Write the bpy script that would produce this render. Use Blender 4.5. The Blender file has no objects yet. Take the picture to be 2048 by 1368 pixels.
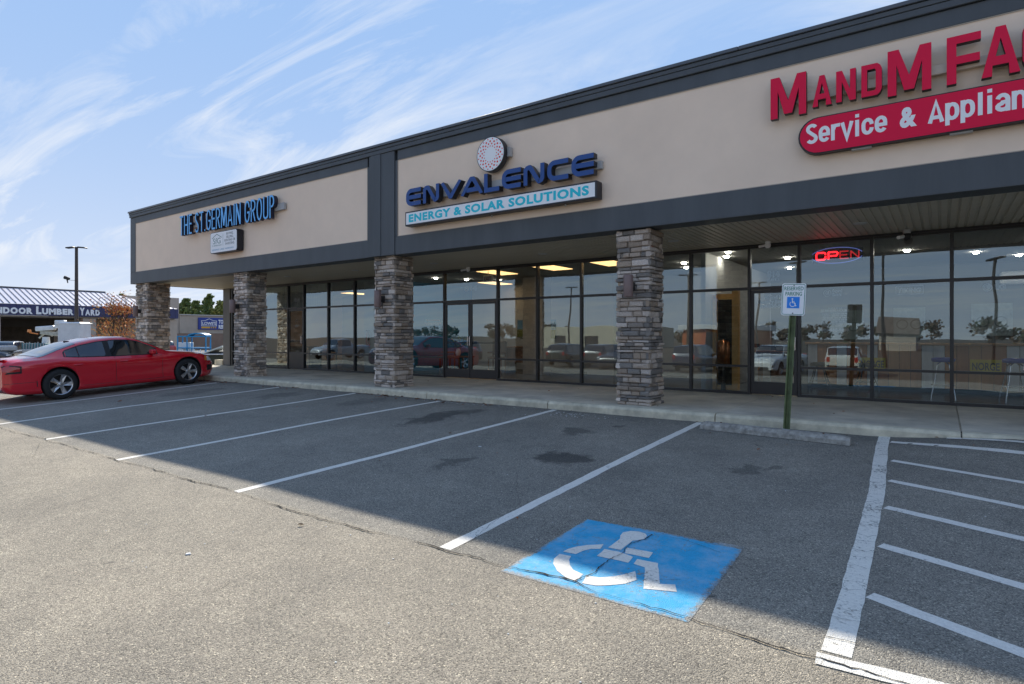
import bpy, bmesh, math, random
import numpy as np
from mathutils import Vector, Matrix, noise
random.seed(7)
SC = bpy.context.scene
COL = SC.collection
PI = math.pi

# ------------------------------------------------------------------ camera
cam = bpy.data.objects.new('camera', bpy.data.cameras.new('camera'))
COL.objects.link(cam)
cam.data.sensor_width = 36.0
cam.data.lens = 36.0 * 1200.0 / 2048.0
cam.data.shift_y = -14.0 / 2048.0
cam.data.clip_start = 0.05
cam.data.clip_end = 2000
cam.location = (0, 0, 1.22)
cam.rotation_euler = (math.radians(90), 0, math.asin(0.58238533))
SC.camera = cam

# ------------------------------------------------------------------ sun and sky
SUN_DIR = Vector((-1.06, 1.0, 1.036)).normalized()
sun = bpy.data.objects.new('sun', bpy.data.lights.new('sun', 'SUN'))
COL.objects.link(sun)
sun.data.energy = 2.3
sun.data.angle = math.radians(0.55)
sun.data.color = (1.0, 0.93, 0.82)
sun.rotation_euler = SUN_DIR.to_track_quat('Z', 'Y').to_euler()
sun.location = (-30, 30, 30)

world = bpy.data.worlds.new('World')
SC.world = world
world.use_nodes = True
wn = world.node_tree
for n in list(wn.nodes): wn.nodes.remove(n)
def WN(t, **kw):
    n = wn.nodes.new(t)
    for k, v in kw.items(): setattr(n, k, v)
    return n
def wl(a, b): wn.links.new(a, b)
out = WN('ShaderNodeOutputWorld'); bg = WN('ShaderNodeBackground')
sky = WN('ShaderNodeTexSky')
sky.sky_type = 'NISHITA'; sky.sun_disc = False
sky.sun_elevation = math.asin(SUN_DIR.z)
sky.sun_rotation = math.atan2(SUN_DIR.x, SUN_DIR.y)
sky.altitude = 200; sky.air_density = 1.0; sky.dust_density = 0.3; sky.ozone_density = 1.5
geo = WN('ShaderNodeTexCoord')
sep = WN('ShaderNodeSeparateXYZ'); wl(geo.outputs['Generated'], sep.inputs[0])
def WM(op, a, b=None, c=None, clamp=False):
    n = WN('ShaderNodeMath', operation=op); n.use_clamp = clamp
    for i, v in enumerate((a, b, c)):
        if v is None: continue
        if isinstance(v, (int, float)): n.inputs[i].default_value = v
        else: wl(v, n.inputs[i])
    return n.outputs[0]
zc = WM('MAXIMUM', sep.outputs[2], 0.0)
den = WM('ADD', zc, 0.12)
cx = WM('DIVIDE', sep.outputs[0], den); cy = WM('DIVIDE', sep.outputs[1], den)
comb = WN('ShaderNodeCombineXYZ'); wl(cx, comb.inputs[0]); wl(cy, comb.inputs[1])
mp = WN('ShaderNodeMapping'); mp.inputs['Rotation'].default_value = (0, 0, math.radians(-38))
mp.inputs['Scale'].default_value = (0.55, 2.1, 1); mp.inputs['Location'].default_value = (1.3, 4.1, 0)
wl(comb.outputs[0], mp.inputs[0])
n1 = WN('ShaderNodeTexNoise'); n1.inputs['Scale'].default_value = 1.1; n1.inputs['Detail'].default_value = 13
n1.inputs['Roughness'].default_value = 0.64; n1.inputs['Distortion'].default_value = 1.3
wl(mp.outputs[0], n1.inputs['Vector'])
n2 = WN('ShaderNodeTexNoise'); n2.inputs['Scale'].default_value = 0.55; n2.inputs['Detail'].default_value = 3
wl(comb.outputs[0], n2.inputs['Vector'])
m1 = WM('SMOOTHSTEP' if False else 'SUBTRACT', n1.outputs[0], 0.465); m1 = WM('MULTIPLY', m1, 3.8, clamp=True)
m2 = WM('SUBTRACT', n2.outputs[0], 0.33); m2 = WM('MULTIPLY', m2, 3.6, clamp=True)
cl = WM('MULTIPLY', m1, m2)
hz = WM('SUBTRACT', 1.0, zc); hz = WM('POWER', hz, 4.6); hz = WM('MULTIPLY', hz, 0.80)
cl = WM('MULTIPLY', cl, 0.85)
cl = WM('ADD', cl, hz, clamp=True)
skym = WN('ShaderNodeMix', data_type='RGBA', blend_type='MULTIPLY'); skym.inputs[0].default_value = 1.0
skym.inputs[7].default_value = (0.95, 1.0, 1.05, 1)
wl(sky.outputs[0], skym.inputs[6])
mixc = WN('ShaderNodeMix', data_type='RGBA'); wl(cl, mixc.inputs[0])
capn = WN('ShaderNodeVectorMath', operation='MINIMUM'); capn.inputs[1].default_value = (1.16, 1.86, 3.1)
wl(skym.outputs[2], capn.inputs[0])
wl(capn.outputs[0], mixc.inputs[6]); mixc.inputs[7].default_value = (3.15, 3.25, 3.4, 1)
wl(mixc.outputs[2], bg.inputs[0]); bg.inputs[1].default_value = 0.10
wl(bg.outputs[0], out.inputs[0])

SC.view_settings.view_transform = 'Standard'
SC.view_settings.look = 'None'
SC.view_settings.gamma = 1.0
SC.view_settings.use_curve_mapping = False
SC.view_settings.exposure = 1.55
SC.render.engine = 'CYCLES'
SC.cycles.max_bounces = 7; SC.cycles.transparent_max_bounces = 12
SC.cycles.caustics_reflective = False; SC.cycles.caustics_refractive = False

# ------------------------------------------------------------------ materials
def new_mat(name):
    m = bpy.data.materials.new(name); m.use_nodes = True
    nt = m.node_tree
    for n in list(nt.nodes): nt.nodes.remove(n)
    o = nt.nodes.new('ShaderNodeOutputMaterial'); p = nt.nodes.new('ShaderNodeBsdfPrincipled')
    nt.links.new(p.outputs[0], o.inputs[0])
    return m, nt, p
def c4(c): return (c[0], c[1], c[2], 1)
def srgb(r, g, b):
    f = lambda v: (v/255/12.92) if v/255 <= .04045 else ((v/255+.055)/1.055)**2.4
    return (f(r), f(g), f(b))
def mat(name, col, rough=0.6, var=0.0, vscale=3.0, bump=0.0, bscale=60.0, metal=0.0, spec=0.5, coat=0.0, emit=None, estr=1.0, grime=0.0, stretch=None):
    m, nt, p = new_mat(name)
    p.inputs['Roughness'].default_value = rough; p.inputs['Metallic'].default_value = metal
    p.inputs['Specular IOR Level'].default_value = spec
    if coat: p.inputs['Coat Weight'].default_value = coat; p.inputs['Coat Roughness'].default_value = 0.04
    p.inputs['Base Color'].default_value = c4(col)
    tc = nt.nodes.new('ShaderNodeTexCoord')
    vec = tc.outputs['Object']
    if stretch:
        mpn = nt.nodes.new('ShaderNodeMapping'); mpn.inputs['Scale'].default_value = stretch
        nt.links.new(vec, mpn.inputs[0]); vec = mpn.outputs[0]
    if var > 0:
        n = nt.nodes.new('ShaderNodeTexNoise'); n.inputs['Scale'].default_value = vscale
        n.inputs['Detail'].default_value = 7; n.inputs['Roughness'].default_value = 0.65
        nt.links.new(vec, n.inputs['Vector'])
        r = nt.nodes.new('ShaderNodeMapRange')
        r.inputs['From Min'].default_value = 0.3; r.inputs['From Max'].default_value = 0.7
        r.inputs['To Min'].default_value = 1-var; r.inputs['To Max'].default_value = 1+var
        nt.links.new(n.outputs[0], r.inputs[0])
        mx = nt.nodes.new('ShaderNodeVectorMath'); mx.operation = 'SCALE'
        mx.inputs[0].default_value = col[:3]
        nt.links.new(r.outputs[0], mx.inputs['Scale'])
        nt.links.new(mx.outputs[0], p.inputs['Base Color'])
    if bump > 0:
        n = nt.nodes.new('ShaderNodeTexNoise'); n.inputs['Scale'].default_value = bscale; n.inputs['Detail'].default_value = 4
        nt.links.new(vec, n.inputs['Vector'])
        b = nt.nodes.new('ShaderNodeBump'); b.inputs['Strength'].default_value = bump; b.inputs['Distance'].default_value = 0.01
        nt.links.new(n.outputs[0], b.inputs['Height']); nt.links.new(b.outputs[0], p.inputs['Normal'])
    if emit:
        p.inputs['Emission Color'].default_value = c4(emit); p.inputs['Emission Strength'].default_value = estr
    return m

def asphalt_nodes(nt, base_lo, base_hi):
    """returns (colour socket, height socket) of worn asphalt with visible aggregate"""
    L = nt.links.new
    tc = nt.nodes.new('ShaderNodeTexCoord')
    def noise_n(s, d=4, r=.55):
        n = nt.nodes.new('ShaderNodeTexNoise'); n.inputs['Scale'].default_value = s
        n.inputs['Detail'].default_value = d; n.inputs['Roughness'].default_value = r
        L(tc.outputs['Object'], n.inputs['Vector']); return n.outputs[0]
    def ramp(sock, stops):
        r = nt.nodes.new('ShaderNodeValToRGB')
        while len(r.color_ramp.elements) < len(stops): r.color_ramp.elements.new(0.5)
        for e, (p_, c_) in zip(r.color_ramp.elements, stops): e.position = p_; e.color = c4(c_)
        L(sock, r.inputs[0]); return r.outputs[0]
    def mixc_(f, a, b, t='MIX'):
        m_ = nt.nodes.new('ShaderNodeMix'); m_.data_type = 'RGBA'; m_.blend_type = t
        if isinstance(f, (int, float)): m_.inputs[0].default_value = f
        else: L(f, m_.inputs[0])
        for i, v in ((6, a), (7, b)):
            if isinstance(v, tuple): m_.inputs[i].default_value = c4(v)
            else: L(v, m_.inputs[i])
        return m_.outputs[2]
    vor = nt.nodes.new('ShaderNodeTexVoronoi'); vor.inputs['Scale'].default_value = 145
    L(tc.outputs['Object'], vor.inputs['Vector'])
    sepc = nt.nodes.new('ShaderNodeSeparateColor'); L(vor.outputs['Color'], sepc.inputs[0])
    big = ramp(noise_n(0.35, 5, .6), [(0.35, base_lo), (0.65, base_hi)])
    mid = mixc_(1.0, ramp(noise_n(6.0, 5, .7), [(0.3, (.90, .90, .90)), (0.7, (1.08, 1.08, 1.08))]), ramp(noise_n(1.1, 6, .65), [(0.32, (.84, .84, .85)), (0.68, (1.10, 1.09, 1.08))]), 'MULTIPLY')
    c = mixc_(1.0, big, mid, 'MULTIPLY')
    agg = ramp(sepc.outputs[0], [(0.0, (.42, .42, .42)), (0.3, (.80, .80, .80)), (0.72, (1.16, 1.15, 1.14)), (0.95, (1.42, 1.40, 1.36)), (1.0, (2.4, 2.35, 2.2))])
    c = mixc_(1.0, c, agg, 'MULTIPLY')
    fine = ramp(noise_n(420, 2, .6), [(0.3, (.82, .82, .82)), (0.7, (1.18, 1.18, 1.18))])
    c = mixc_(1.0, c, fine, 'MULTIPLY')
    return c, vor.outputs['Distance'], tc, noise_n, ramp, mixc_

def make_asphalt():
    m, nt, p = new_mat('asphalt')
    c, h, tc, nz, ramp, mx = asphalt_nodes(nt, (.242, .226, .188), (.288, .266, .220))
    L = nt.links.new
    # oil drips inside the stalls: irregular dark spots
    sp = nt.nodes.new('ShaderNodeSeparateXYZ'); L(tc.outputs['Object'], sp.inputs[0])
    warp = nt.nodes.new('ShaderNodeTexNoise'); warp.inputs['Scale'].default_value = 3.2; warp.inputs['Detail'].default_value = 5
    L(tc.outputs['Object'], warp.inputs['Vector'])
    wv = nt.nodes.new('ShaderNodeVectorMath'); wv.operation = 'SUBTRACT'; wv.inputs[1].default_value = (.5, .5, .5)
    L(warp.outputs['Color'], wv.inputs[0])
    ws = nt.nodes.new('ShaderNodeVectorMath'); ws.operation = 'SCALE'; ws.inputs['Scale'].default_value = 0.75
    L(wv.outputs[0], ws.inputs[0])
    wa = nt.nodes.new('ShaderNodeVectorMath'); wa.operation = 'ADD'
    L(tc.outputs['Object'], wa.inputs[0]); L(ws.outputs[0], wa.inputs[1])
    tot = None
    for (x, y, rx, ry, st) in [(-3.78, 6.32, .32, .27, .68), (-4.82, 5.55, .13, .30, .45), (-7.2, 7.75, .26, .72, .62), (-4.4, 7.8, .2, .34, .5),
                               (-1.75, 6.9, .13, .2, .45), (-4.1, 8.4, .12, .1, .5), (-9.9, 8.4, .4, .5, .3), (-6.95, 8.5, .22, .25, .45), (-12.6, 8.2, .4, .5, .35),
                               (-1.5, 7.1, .1, .12, .4), (-3.2, 6.0, .5, .55, .14), (-15.4, 7.6, .4, .8, .3)]:
        mpn = nt.nodes.new('ShaderNodeMapping'); mpn.vector_type = 'TEXTURE'
        mpn.inputs['Location'].default_value = (x, y, 0); mpn.inputs['Scale'].default_value = (rx, ry, 1e6)
        L(wa.outputs[0], mpn.inputs[0])
        ln = nt.nodes.new('ShaderNodeVectorMath'); ln.operation = 'LENGTH'; L(mpn.outputs[0], ln.inputs[0])
        mr = nt.nodes.new('ShaderNodeMapRange'); mr.inputs['From Min'].default_value = 1.28; mr.inputs['From Max'].default_value = 0.80
        mr.inputs['To Max'].default_value = st
        L(ln.outputs['Value'], mr.inputs[0])
        if tot is None: tot = mr.outputs[0]
        else:
            a = nt.nodes.new('ShaderNodeMath'); a.operation = 'MAXIMUM'; L(tot, a.inputs[0]); L(mr.outputs[0], a.inputs[1]); tot = a.outputs[0]
    c = mx(tot, c, (.018, .019, .02))
    # broad traffic sheen inside the stalls, paler dusty drive aisle
    dust = nt.nodes.new('ShaderNodeMapRange'); dust.inputs['From Min'].default_value = 3.46; dust.inputs['From Max'].default_value = 3.40
    L(sp.outputs[1], dust.inputs[0])
    c = mx(dust.outputs[0], c, mx(1.0, c, (1.15, 1.10, 1.03), 'MULTIPLY'))
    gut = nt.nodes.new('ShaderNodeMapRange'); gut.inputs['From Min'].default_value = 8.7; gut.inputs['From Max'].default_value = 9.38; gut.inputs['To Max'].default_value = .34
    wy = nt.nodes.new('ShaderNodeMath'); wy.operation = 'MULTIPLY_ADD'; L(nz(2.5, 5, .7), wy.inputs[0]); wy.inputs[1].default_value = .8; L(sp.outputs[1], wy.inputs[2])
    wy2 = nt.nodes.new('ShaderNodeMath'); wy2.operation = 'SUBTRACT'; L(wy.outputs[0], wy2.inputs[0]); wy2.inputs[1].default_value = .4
    far = nt.nodes.new('ShaderNodeMapRange'); far.inputs['From Min'].default_value = -7.5; far.inputs['From Max'].default_value = -8.5  # unseen far lot darkened so its mirror image in the glass dims
    L(wy2.outputs[0], far.inputs[0]); c = mx(far.outputs[0], c, mx(1.0, c, (.34, .30, .26), 'MULTIPLY'))
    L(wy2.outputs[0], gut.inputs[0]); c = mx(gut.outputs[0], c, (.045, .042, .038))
    drip = nt.nodes.new('ShaderNodeTexVoronoi'); drip.inputs['Scale'].default_value = 2.1; L(wa.outputs[0], drip.inputs['Vector'])
    dr_ = nt.nodes.new('ShaderNodeMapRange'); dr_.inputs['From Min'].default_value = .085; dr_.inputs['From Max'].default_value = .04; dr_.inputs['To Max'].default_value = .5
    L(drip.outputs['Distance'], dr_.inputs[0]); c = mx(dr_.outputs[0], c, (.035, .034, .033))
    L(c, p.inputs['Base Color']); p.inputs['Roughness'].default_value = 0.85; p.inputs['Specular IOR Level'].default_value = 0.35
    b = nt.nodes.new('ShaderNodeBump'); b.inputs['Strength'].default_value = 0.8; b.inputs['Distance'].default_value = 0.006
    b.invert = True
    L(h, b.inputs['Height']); L(b.outputs[0], p.inputs['Normal'])
    return m

def make_paint(name, col, wear=0.5, box=None):
    """road paint on asphalt, with worn-through flecks and hairline cracks"""
    m, nt, p = new_mat(name)
    c, h, tc, nz, ramp, mx = asphalt_nodes(nt, (.22, .205, .17), (.26, .24, .20))
    L = nt.links.new
    a = nz(34, 6, .75); b_ = nz(2.2, 3, .5)
    s = nt.nodes.new('ShaderNodeMath'); s.operation = 'MULTIPLY_ADD'; L(b_, s.inputs[0]); s.inputs[1].default_value = 0.45; L(a, s.inputs[2])
    mr = nt.nodes.new('ShaderNodeMapRange'); mr.inputs['From Min'].default_value = 0.80 + (1-wear)*0.15; mr.inputs['From Max'].default_value = 0.88 + (1-wear)*0.15
    L(s.outputs[0], mr.inputs[0])
    # hairline crack network
    v = nt.nodes.new('ShaderNodeTexVoronoi'); v.feature = 'DISTANCE_TO_EDGE'; v.inputs['Scale'].default_value = 7.5
    wz = nt.nodes.new('ShaderNodeTexNoise'); wz.inputs['Scale'].default_value = 11; wz.inputs['Detail'].default_value = 4
    L(tc.outputs['Object'], wz.inputs['Vector'])
    wmx = nt.nodes.new('ShaderNodeMix'); wmx.data_type = 'RGBA'; wmx.inputs[0].default_value = 0.12
    L(tc.outputs['Object'], wmx.inputs[6]); L(wz.outputs['Color'], wmx.inputs[7]); L(wmx.outputs[2], v.inputs['Vector'])
    cr = nt.nodes.new('ShaderNodeMapRange'); cr.inputs['From Min'].default_value = 0.022; cr.inputs['From Max'].default_value = 0.008
    cr.inputs['To Max'].default_value = 0.75*wear
    L(v.outputs['Distance'], cr.inputs[0])
    gate = nt.nodes.new('ShaderNodeMapRange'); gate.inputs['From Min'].default_value = 0.5; gate.inputs['From Max'].default_value = 0.56
    L(nz(3.1, 2, .5), gate.inputs[0])
    g2 = nt.nodes.new('ShaderNodeMath'); g2.operation = 'MULTIPLY'; L(cr.outputs[0], g2.inputs[0]); L(gate.outputs[0], g2.inputs[1])
    tot = nt.nodes.new('ShaderNodeMath'); tot.operation = 'MAXIMUM'; L(mr.outputs[0], tot.inputs[0]); L(g2.outputs[0], tot.inputs[1])
    pv = ramp(nz(55, 5, .7), [(0.25, tuple(x*.80 for x in col)), (0.7, tuple(min(1, x*1.06) for x in col))])
    c2 = mx(tot.outputs[0], pv, c)
    if box:                                                     # sprayed, fuzzy outline of the painted square
        sp = nt.nodes.new('ShaderNodeSeparateXYZ'); L(tc.outputs['Object'], sp.inputs[0])
        def mth(op, u, v=None, cl=False):
            n_ = nt.nodes.new('ShaderNodeMath'); n_.operation = op; n_.use_clamp = cl
            for i_, q_ in enumerate((u, v)):
                if q_ is None: continue
                if isinstance(q_, (int, float)): n_.inputs[i_].default_value = q_
                else: L(q_, n_.inputs[i_])
            return n_.outputs[0]
        dx = mth('MINIMUM', mth('SUBTRACT', sp.outputs[0], box[0]), mth('SUBTRACT', box[1], sp.outputs[0]))
        dy = mth('MINIMUM', mth('SUBTRACT', sp.outputs[1], box[2]), mth('SUBTRACT', box[3], sp.outputs[1]))
        dd = mth('ADD', mth('MINIMUM', dx, dy), mth('MULTIPLY', mth('SUBTRACT', nz(26, 6, .75), .55), .16))
        dd = mth('ADD', dd, mth('MULTIPLY', mth('SUBTRACT', nz(3, 2, .5), .5), .05))
        c2 = mx(mth('DIVIDE', dd, .035, True), c, c2)
        # chalky scuffing
        c2 = mx(mth('MULTIPLY', mth('SUBTRACT', nz(5, 6, .7), .42), 1.6, True), c2, (.46, .56, .64))
    L(c2, p.inputs['Base Color']); p.inputs['Roughness'].default_value = 0.7; p.inputs['Specular IOR Level'].default_value = 0.3
    b = nt.nodes.new('ShaderNodeBump'); b.inputs['Strength'].default_value = 0.7; b.inputs['Distance'].default_value = 0.006; b.invert = True
    L(h, b.inputs['Height']); L(b.outputs[0], p.inputs['Normal'])
    return m

def make_glass(name, tint, refl=1.0, rough=0.0):
    m, nt, p = new_mat(name)
    nt.nodes.remove(p)
    L = nt.links.new
    o = [n for n in nt.nodes if n.type == 'OUTPUT_MATERIAL'][0]
    tr = nt.nodes.new('ShaderNodeBsdfTransparent'); tr.inputs[0].default_value = c4(tint)
    gl = nt.nodes.new('ShaderNodeBsdfGlossy'); gl.inputs['Roughness'].default_value = rough; gl.inputs[0].default_value = (.74, .92, 1.0, 1)
    fr = nt.nodes.new('ShaderNodeFresnel'); fr.inputs[0].default_value = 1.55
    # float glass is never perfectly flat
    tc = nt.nodes.new('ShaderNodeTexCoord'); n = nt.nodes.new('ShaderNodeTexNoise'); n.inputs['Scale'].default_value = 0.9; n.inputs['Detail'].default_value = 1
    L(tc.outputs['Object'], n.inputs['Vector'])
    b = nt.nodes.new('ShaderNodeBump'); b.inputs['Strength'].default_value = 0.05; b.inputs['Distance'].default_value = 0.05
    L(n.outputs[0], b.inputs['Height']); L(b.outputs[0], gl.inputs['Normal'])
    mu = nt.nodes.new('ShaderNodeMath'); mu.operation = 'MULTIPLY_ADD'; mu.use_clamp = True
    L(fr.outputs[0], mu.inputs[0]); mu.inputs[1].default_value = 1.75*refl; mu.inputs[2].default_value = 0.11*refl
    mi = nt.nodes.new('ShaderNodeMixShader'); L(mu.outputs[0], mi.inputs[0]); L(tr.outputs[0], mi.inputs[1]); L(gl.outputs[0], mi.inputs[2])
    L(mi.outputs[0], o.inputs[0])
    return m

M = {}
M['asphalt'] = make_asphalt()
M['white_paint'] = make_paint('white_road_paint', (.84, .80, .71), .55)
M['worn_paint'] = make_paint('thick_worn_road_paint', (.84, .80, .70), 1.0)
M['blue_paint'] = make_paint('blue_road_paint', (.03, .40, .68), .75, box=(-2.49, -1.18, 3.355, 4.60))
M['crack'] = mat('crack_dirt', (.012, .011, .010), .95)
M['concrete'] = mat('pavement_concrete', (.54, .49, .39), .85, .24, 1.6, .3, 160)
M['kerb'] = mat('kerb_concrete', (.60, .54, .40), .88, .30, 4.0, .5, 90)
M['stopper'] = mat('wheel_stop_concrete', (.33, .31, .27), .9, .45, 14.0, .8, 60)
M['slate'] = mat('slate_grey_fascia_paint', (.072, .080, .086), .55, .16, 2.2, .12, 240, stretch=(1, 1, .14))
M['slate_metal'] = mat('slate_grey_coping_metal', (.08, .088, .10), .32, .08, 1.0, spec=.6)
M['stucco'] = mat('beige_stucco', (.90, .71, .545), .92, .05, .9, .35, 190)
M['soffit'] = mat('soffit_metal', (.54, .49, .38), .5, .08, 2.0)
M['bronze'] = mat('dark_bronze_aluminium', (.022, .020, .019), .38, .1, 5, metal=.0, spec=.6)
M['grout'] = mat('column_mortar', (.10, .09, .075), .95)
STONES = [(.25, .225, .22), (.31, .285, .285), (.21, .175, .155), (.055, .055, .062), (.085, .083, .088), (.13, .10, .08), (.17, .135, .11), (.115, .102, .10), (.27, .25, .25)]
M_ST = [mat('ledge_stone_%s' % w, (c[0]*1.75+.125, c[1]*1.6+.112, c[2]*1.35+.095), .85, .42, 11.0, 1.0, 38) for w, c in zip(['pale', 'lilac', 'taupe', 'slate', 'bluegrey', 'brown', 'tan', 'charcoal', 'ash'], STONES)]
M['glass'] = make_glass('storefront_glass', (.74, .78, .78))
M['car_glass'] = mat('tinted_car_glass', (.012, .014, .015), .03, spec=1.0, coat=.6)
M['rubber'] = mat('tyre_rubber', (.018, .018, .018), .8, .15, 20)
M['rim'] = mat('silver_wheel_rim', (.55, .55, .56), .25, metal=.9)
M['chrome'] = mat('chrome', (.7, .7, .72), .12, metal=1.0)
M['red_car'] = mat('red_car_paint', (.66, .004, .020), .2, spec=.6, coat=1.0)
M['black'] = mat('black_plastic', (.012, .012, .013), .5)
M['dark'] = mat('dark_interior', (.03, .03, .03), .8)
M['white_metal'] = mat('white_enamel_metal', (.72, .72, .70), .4, .12, 3)
M['tail_red'] = mat('tail_lamp_red', (.45, .01, .01), .12, coat=1.0)
M['lamp_clear'] = mat('headlamp_lens', (.6, .6, .58), .1, coat=1.0)
M['amber'] = mat('amber_lens', (.8, .25, .03), .2, coat=.5)
M['sign_white'] = mat('white_sign_face', (.90, .90, .89), .5, spec=.3)
M['silver'] = mat('raceway_metal', (.42, .42, .41), .5, .1, 4)

# ------------------------------------------------------------------ object helpers
WORLD = {}
def wmat(p):
    if p is None: return Matrix.Identity(4)
    if p.name in WORLD: return WORLD[p.name]
    return Matrix.Identity(4)
def link(o, parent=None):
    COL.objects.link(o)
    if parent is not None:
        o.parent = parent
        o.matrix_parent_inverse = wmat(parent).inverted()
    return o
def thing(name, label, cat, loc=(0, 0, 0), group=None):
    o = bpy.data.objects.new(name, None); o.empty_display_size = .3
    COL.objects.link(o); o.location = loc
    WORLD[o.name] = Matrix.Translation(Vector(loc))
    o['label'] = label; o['category'] = cat
    if group: o['group'] = group
    return o
def tag(o, label, cat, group=None):
    o['label'] = label; o['category'] = cat
    if group: o['group'] = group
    return o
class MB:
    def __init__(s): s.v = []; s.f = []; s.mi = []; s.sm = []
    def add(s, vs, fs, mi=0, sm=False):
        b = len(s.v); s.v += [tuple(v) for v in vs]
        for f in fs: s.f.append(tuple(b+i for i in f)); s.mi.append(mi); s.sm.append(sm)
        return s
    def box(s, x0, x1, y0, y1, z0, z1, mi=0, M_=None):
        vs = [(x, y, z) for z in (z0, z1) for y in (y0, y1) for x in (x0, x1)]
        if M_ is not None: vs = [tuple(M_ @ Vector(v)) for v in vs]
        return s.add(vs, [(0, 2, 3, 1), (4, 5, 7, 6), (0, 1, 5, 4), (2, 6, 7, 3), (0, 4, 6, 2), (1, 3, 7, 5)], mi)
    def bbox(s, x0, x1, y0, y1, z0, z1, r=.01, mi=0, M_=None):
        """box with chamfered vertical/horizontal edges via three crossed insets"""
        xs = (x0, x0+r, x1-r, x1); ys = (y0, y0+r, y1-r, y1); zs = (z0, z0+r, z1-r, z1)
        vs = []; idx = {}
        def V(i, j, k):
            if (i, j, k) not in idx:
                idx[(i, j, k)] = len(vs); vs.append((xs[i], ys[j], zs[k]))
            return idx[(i, j, k)]
        fs = []
        fs.append((V(1,1,0), V(1,2,0), V(2,2,0), V(2,1,0))); fs.append((V(1,1,3), V(2,1,3), V(2,2,3), V(1,2,3)))
        fs.append((V(1,0,1), V(2,0,1), V(2,0,2), V(1,0,2))); fs.append((V(1,3,1), V(1,3,2), V(2,3,2), V(2,3,1)))
        fs.append((V(0,1,1), V(0,1,2), V(0,2,2), V(0,2,1))); fs.append((V(3,1,1), V(3,2,1), V(3,2,2), V(3,1,2)))
        for a, b in ((0, 1), (3, 2)):
            for c, d in ((0, 1), (3, 2)):
                fs.append((V(a,d,1), V(b,c,1), V(b,c,2), V(a,d,2)))
                fs.append((V(a,1,d), V(b,1,c), V(b,2,c), V(a,2,d)))
                fs.append((V(1,a,d), V(1,b,c), V(2,b,c), V(2,a,d)))
                for e, g in ((0, 1), (3, 2)):
                    pass
        for a, b in ((0, 1), (3, 2)):
            for c, d in ((0, 1), (3, 2)):
                for e, g in ((0, 1), (3, 2)):
                    fs.append((V(a,d,g), V(b,c,g), V(b,d,e)))
        if M_ is not None: vs = [tuple(M_ @ Vector(v)) for v in vs]
        return s.add(vs, fs, mi)
    def cyl(s, p0, p1, r0, r1=None, n=12, mi=0, cap=True, sm=True):
        r1 = r0 if r1 is None else r1
        p0 = Vector(p0); p1 = Vector(p1); d = (p1-p0).normalized()
        a = d.orthogonal().normalized(); b = d.cross(a)
        vs = []
        for p, r in ((p0, r0), (p1, r1)):
            for i in range(n):
                t = 2*PI*i/n; vs.append(p + a*(math.cos(t)*r) + b*(math.sin(t)*r))
        s.add(vs, [(i, (i+1) % n, n+(i+1) % n, n+i) for i in range(n)], mi, sm)
        if cap: s.add(vs, [tuple(range(n))[::-1], tuple(range(n, 2*n))], mi)
        return s
    def tube(s, pts, r, n=8, mi=0):
        for a, b in zip(pts, pts[1:]): s.cyl(a, b, r, n=n, mi=mi)
        return s
    def lathe(s, prof, M_=None, n=24, mi=0, sm=True):
        """profile [(r, h)] about local z"""
        vs = []
        for r, h in prof:
            for i in range(n):
                t = 2*PI*i/n; vs.append(Vector((r*math.cos(t), r*math.sin(t), h)))
        if M_ is not None: vs = [M_ @ v for v in vs]
        fs = []
        for k in range(len(prof)-1):
            for i in range(n): fs.append((k*n+i, k*n+(i+1) % n, (k+1)*n+(i+1) % n, (k+1)*n+i))
        return s.add(vs, fs, mi, sm)
    def build(s, name, mats, parent=None, recalc=True):
        if not isinstance(mats, (list, tuple)): mats = [mats]
        me = bpy.data.meshes.new(name); me.from_pydata(s.v, [], s.f)
        for m in mats: me.materials.append(m)
        me.polygons.foreach_set('material_index', s.mi)
        me.polygons.foreach_set('use_smooth', s.sm)
        if recalc:
            bm = bmesh.new(); bm.from_mesh(me); bmesh.ops.recalc_face_normals(bm, faces=bm.faces); bm.to_mesh(me); bm.free()
        o = bpy.data.objects.new(name, me)
        return link(o, parent)
def box_obj(name, m, parent, *a):
    return MB().box(*a).build(name, m, parent)
def struct(o): o['kind'] = 'structure'; return o
def copy_tree(src, dst_loc, rotz=0, label=None, group=None, scale=None, swap=None):
    r = src.copy(); COL.objects.link(r); r.location = dst_loc; r.rotation_euler = (0, 0, rotz)
    if scale: r.scale = (scale,)*3
    if label: r['label'] = label
    if group: r['group'] = group
    def rec(s, d):
        for ch in [c for c in ALLOBJ() if c.parent == s]:
            c = ch.copy(); COL.objects.link(c); c.parent = d
            c.matrix_parent_inverse = ch.matrix_parent_inverse.copy()
            if swap and swap.get(c.data and c.data.materials and c.data.materials[0].name):
                c.data = c.data.copy(); c.data.materials[0] = swap[c.data.materials[0].name]
            rec(ch, c)
    rec(src, r)
    return r
def ALLOBJ(): return list(COL.objects)

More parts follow.
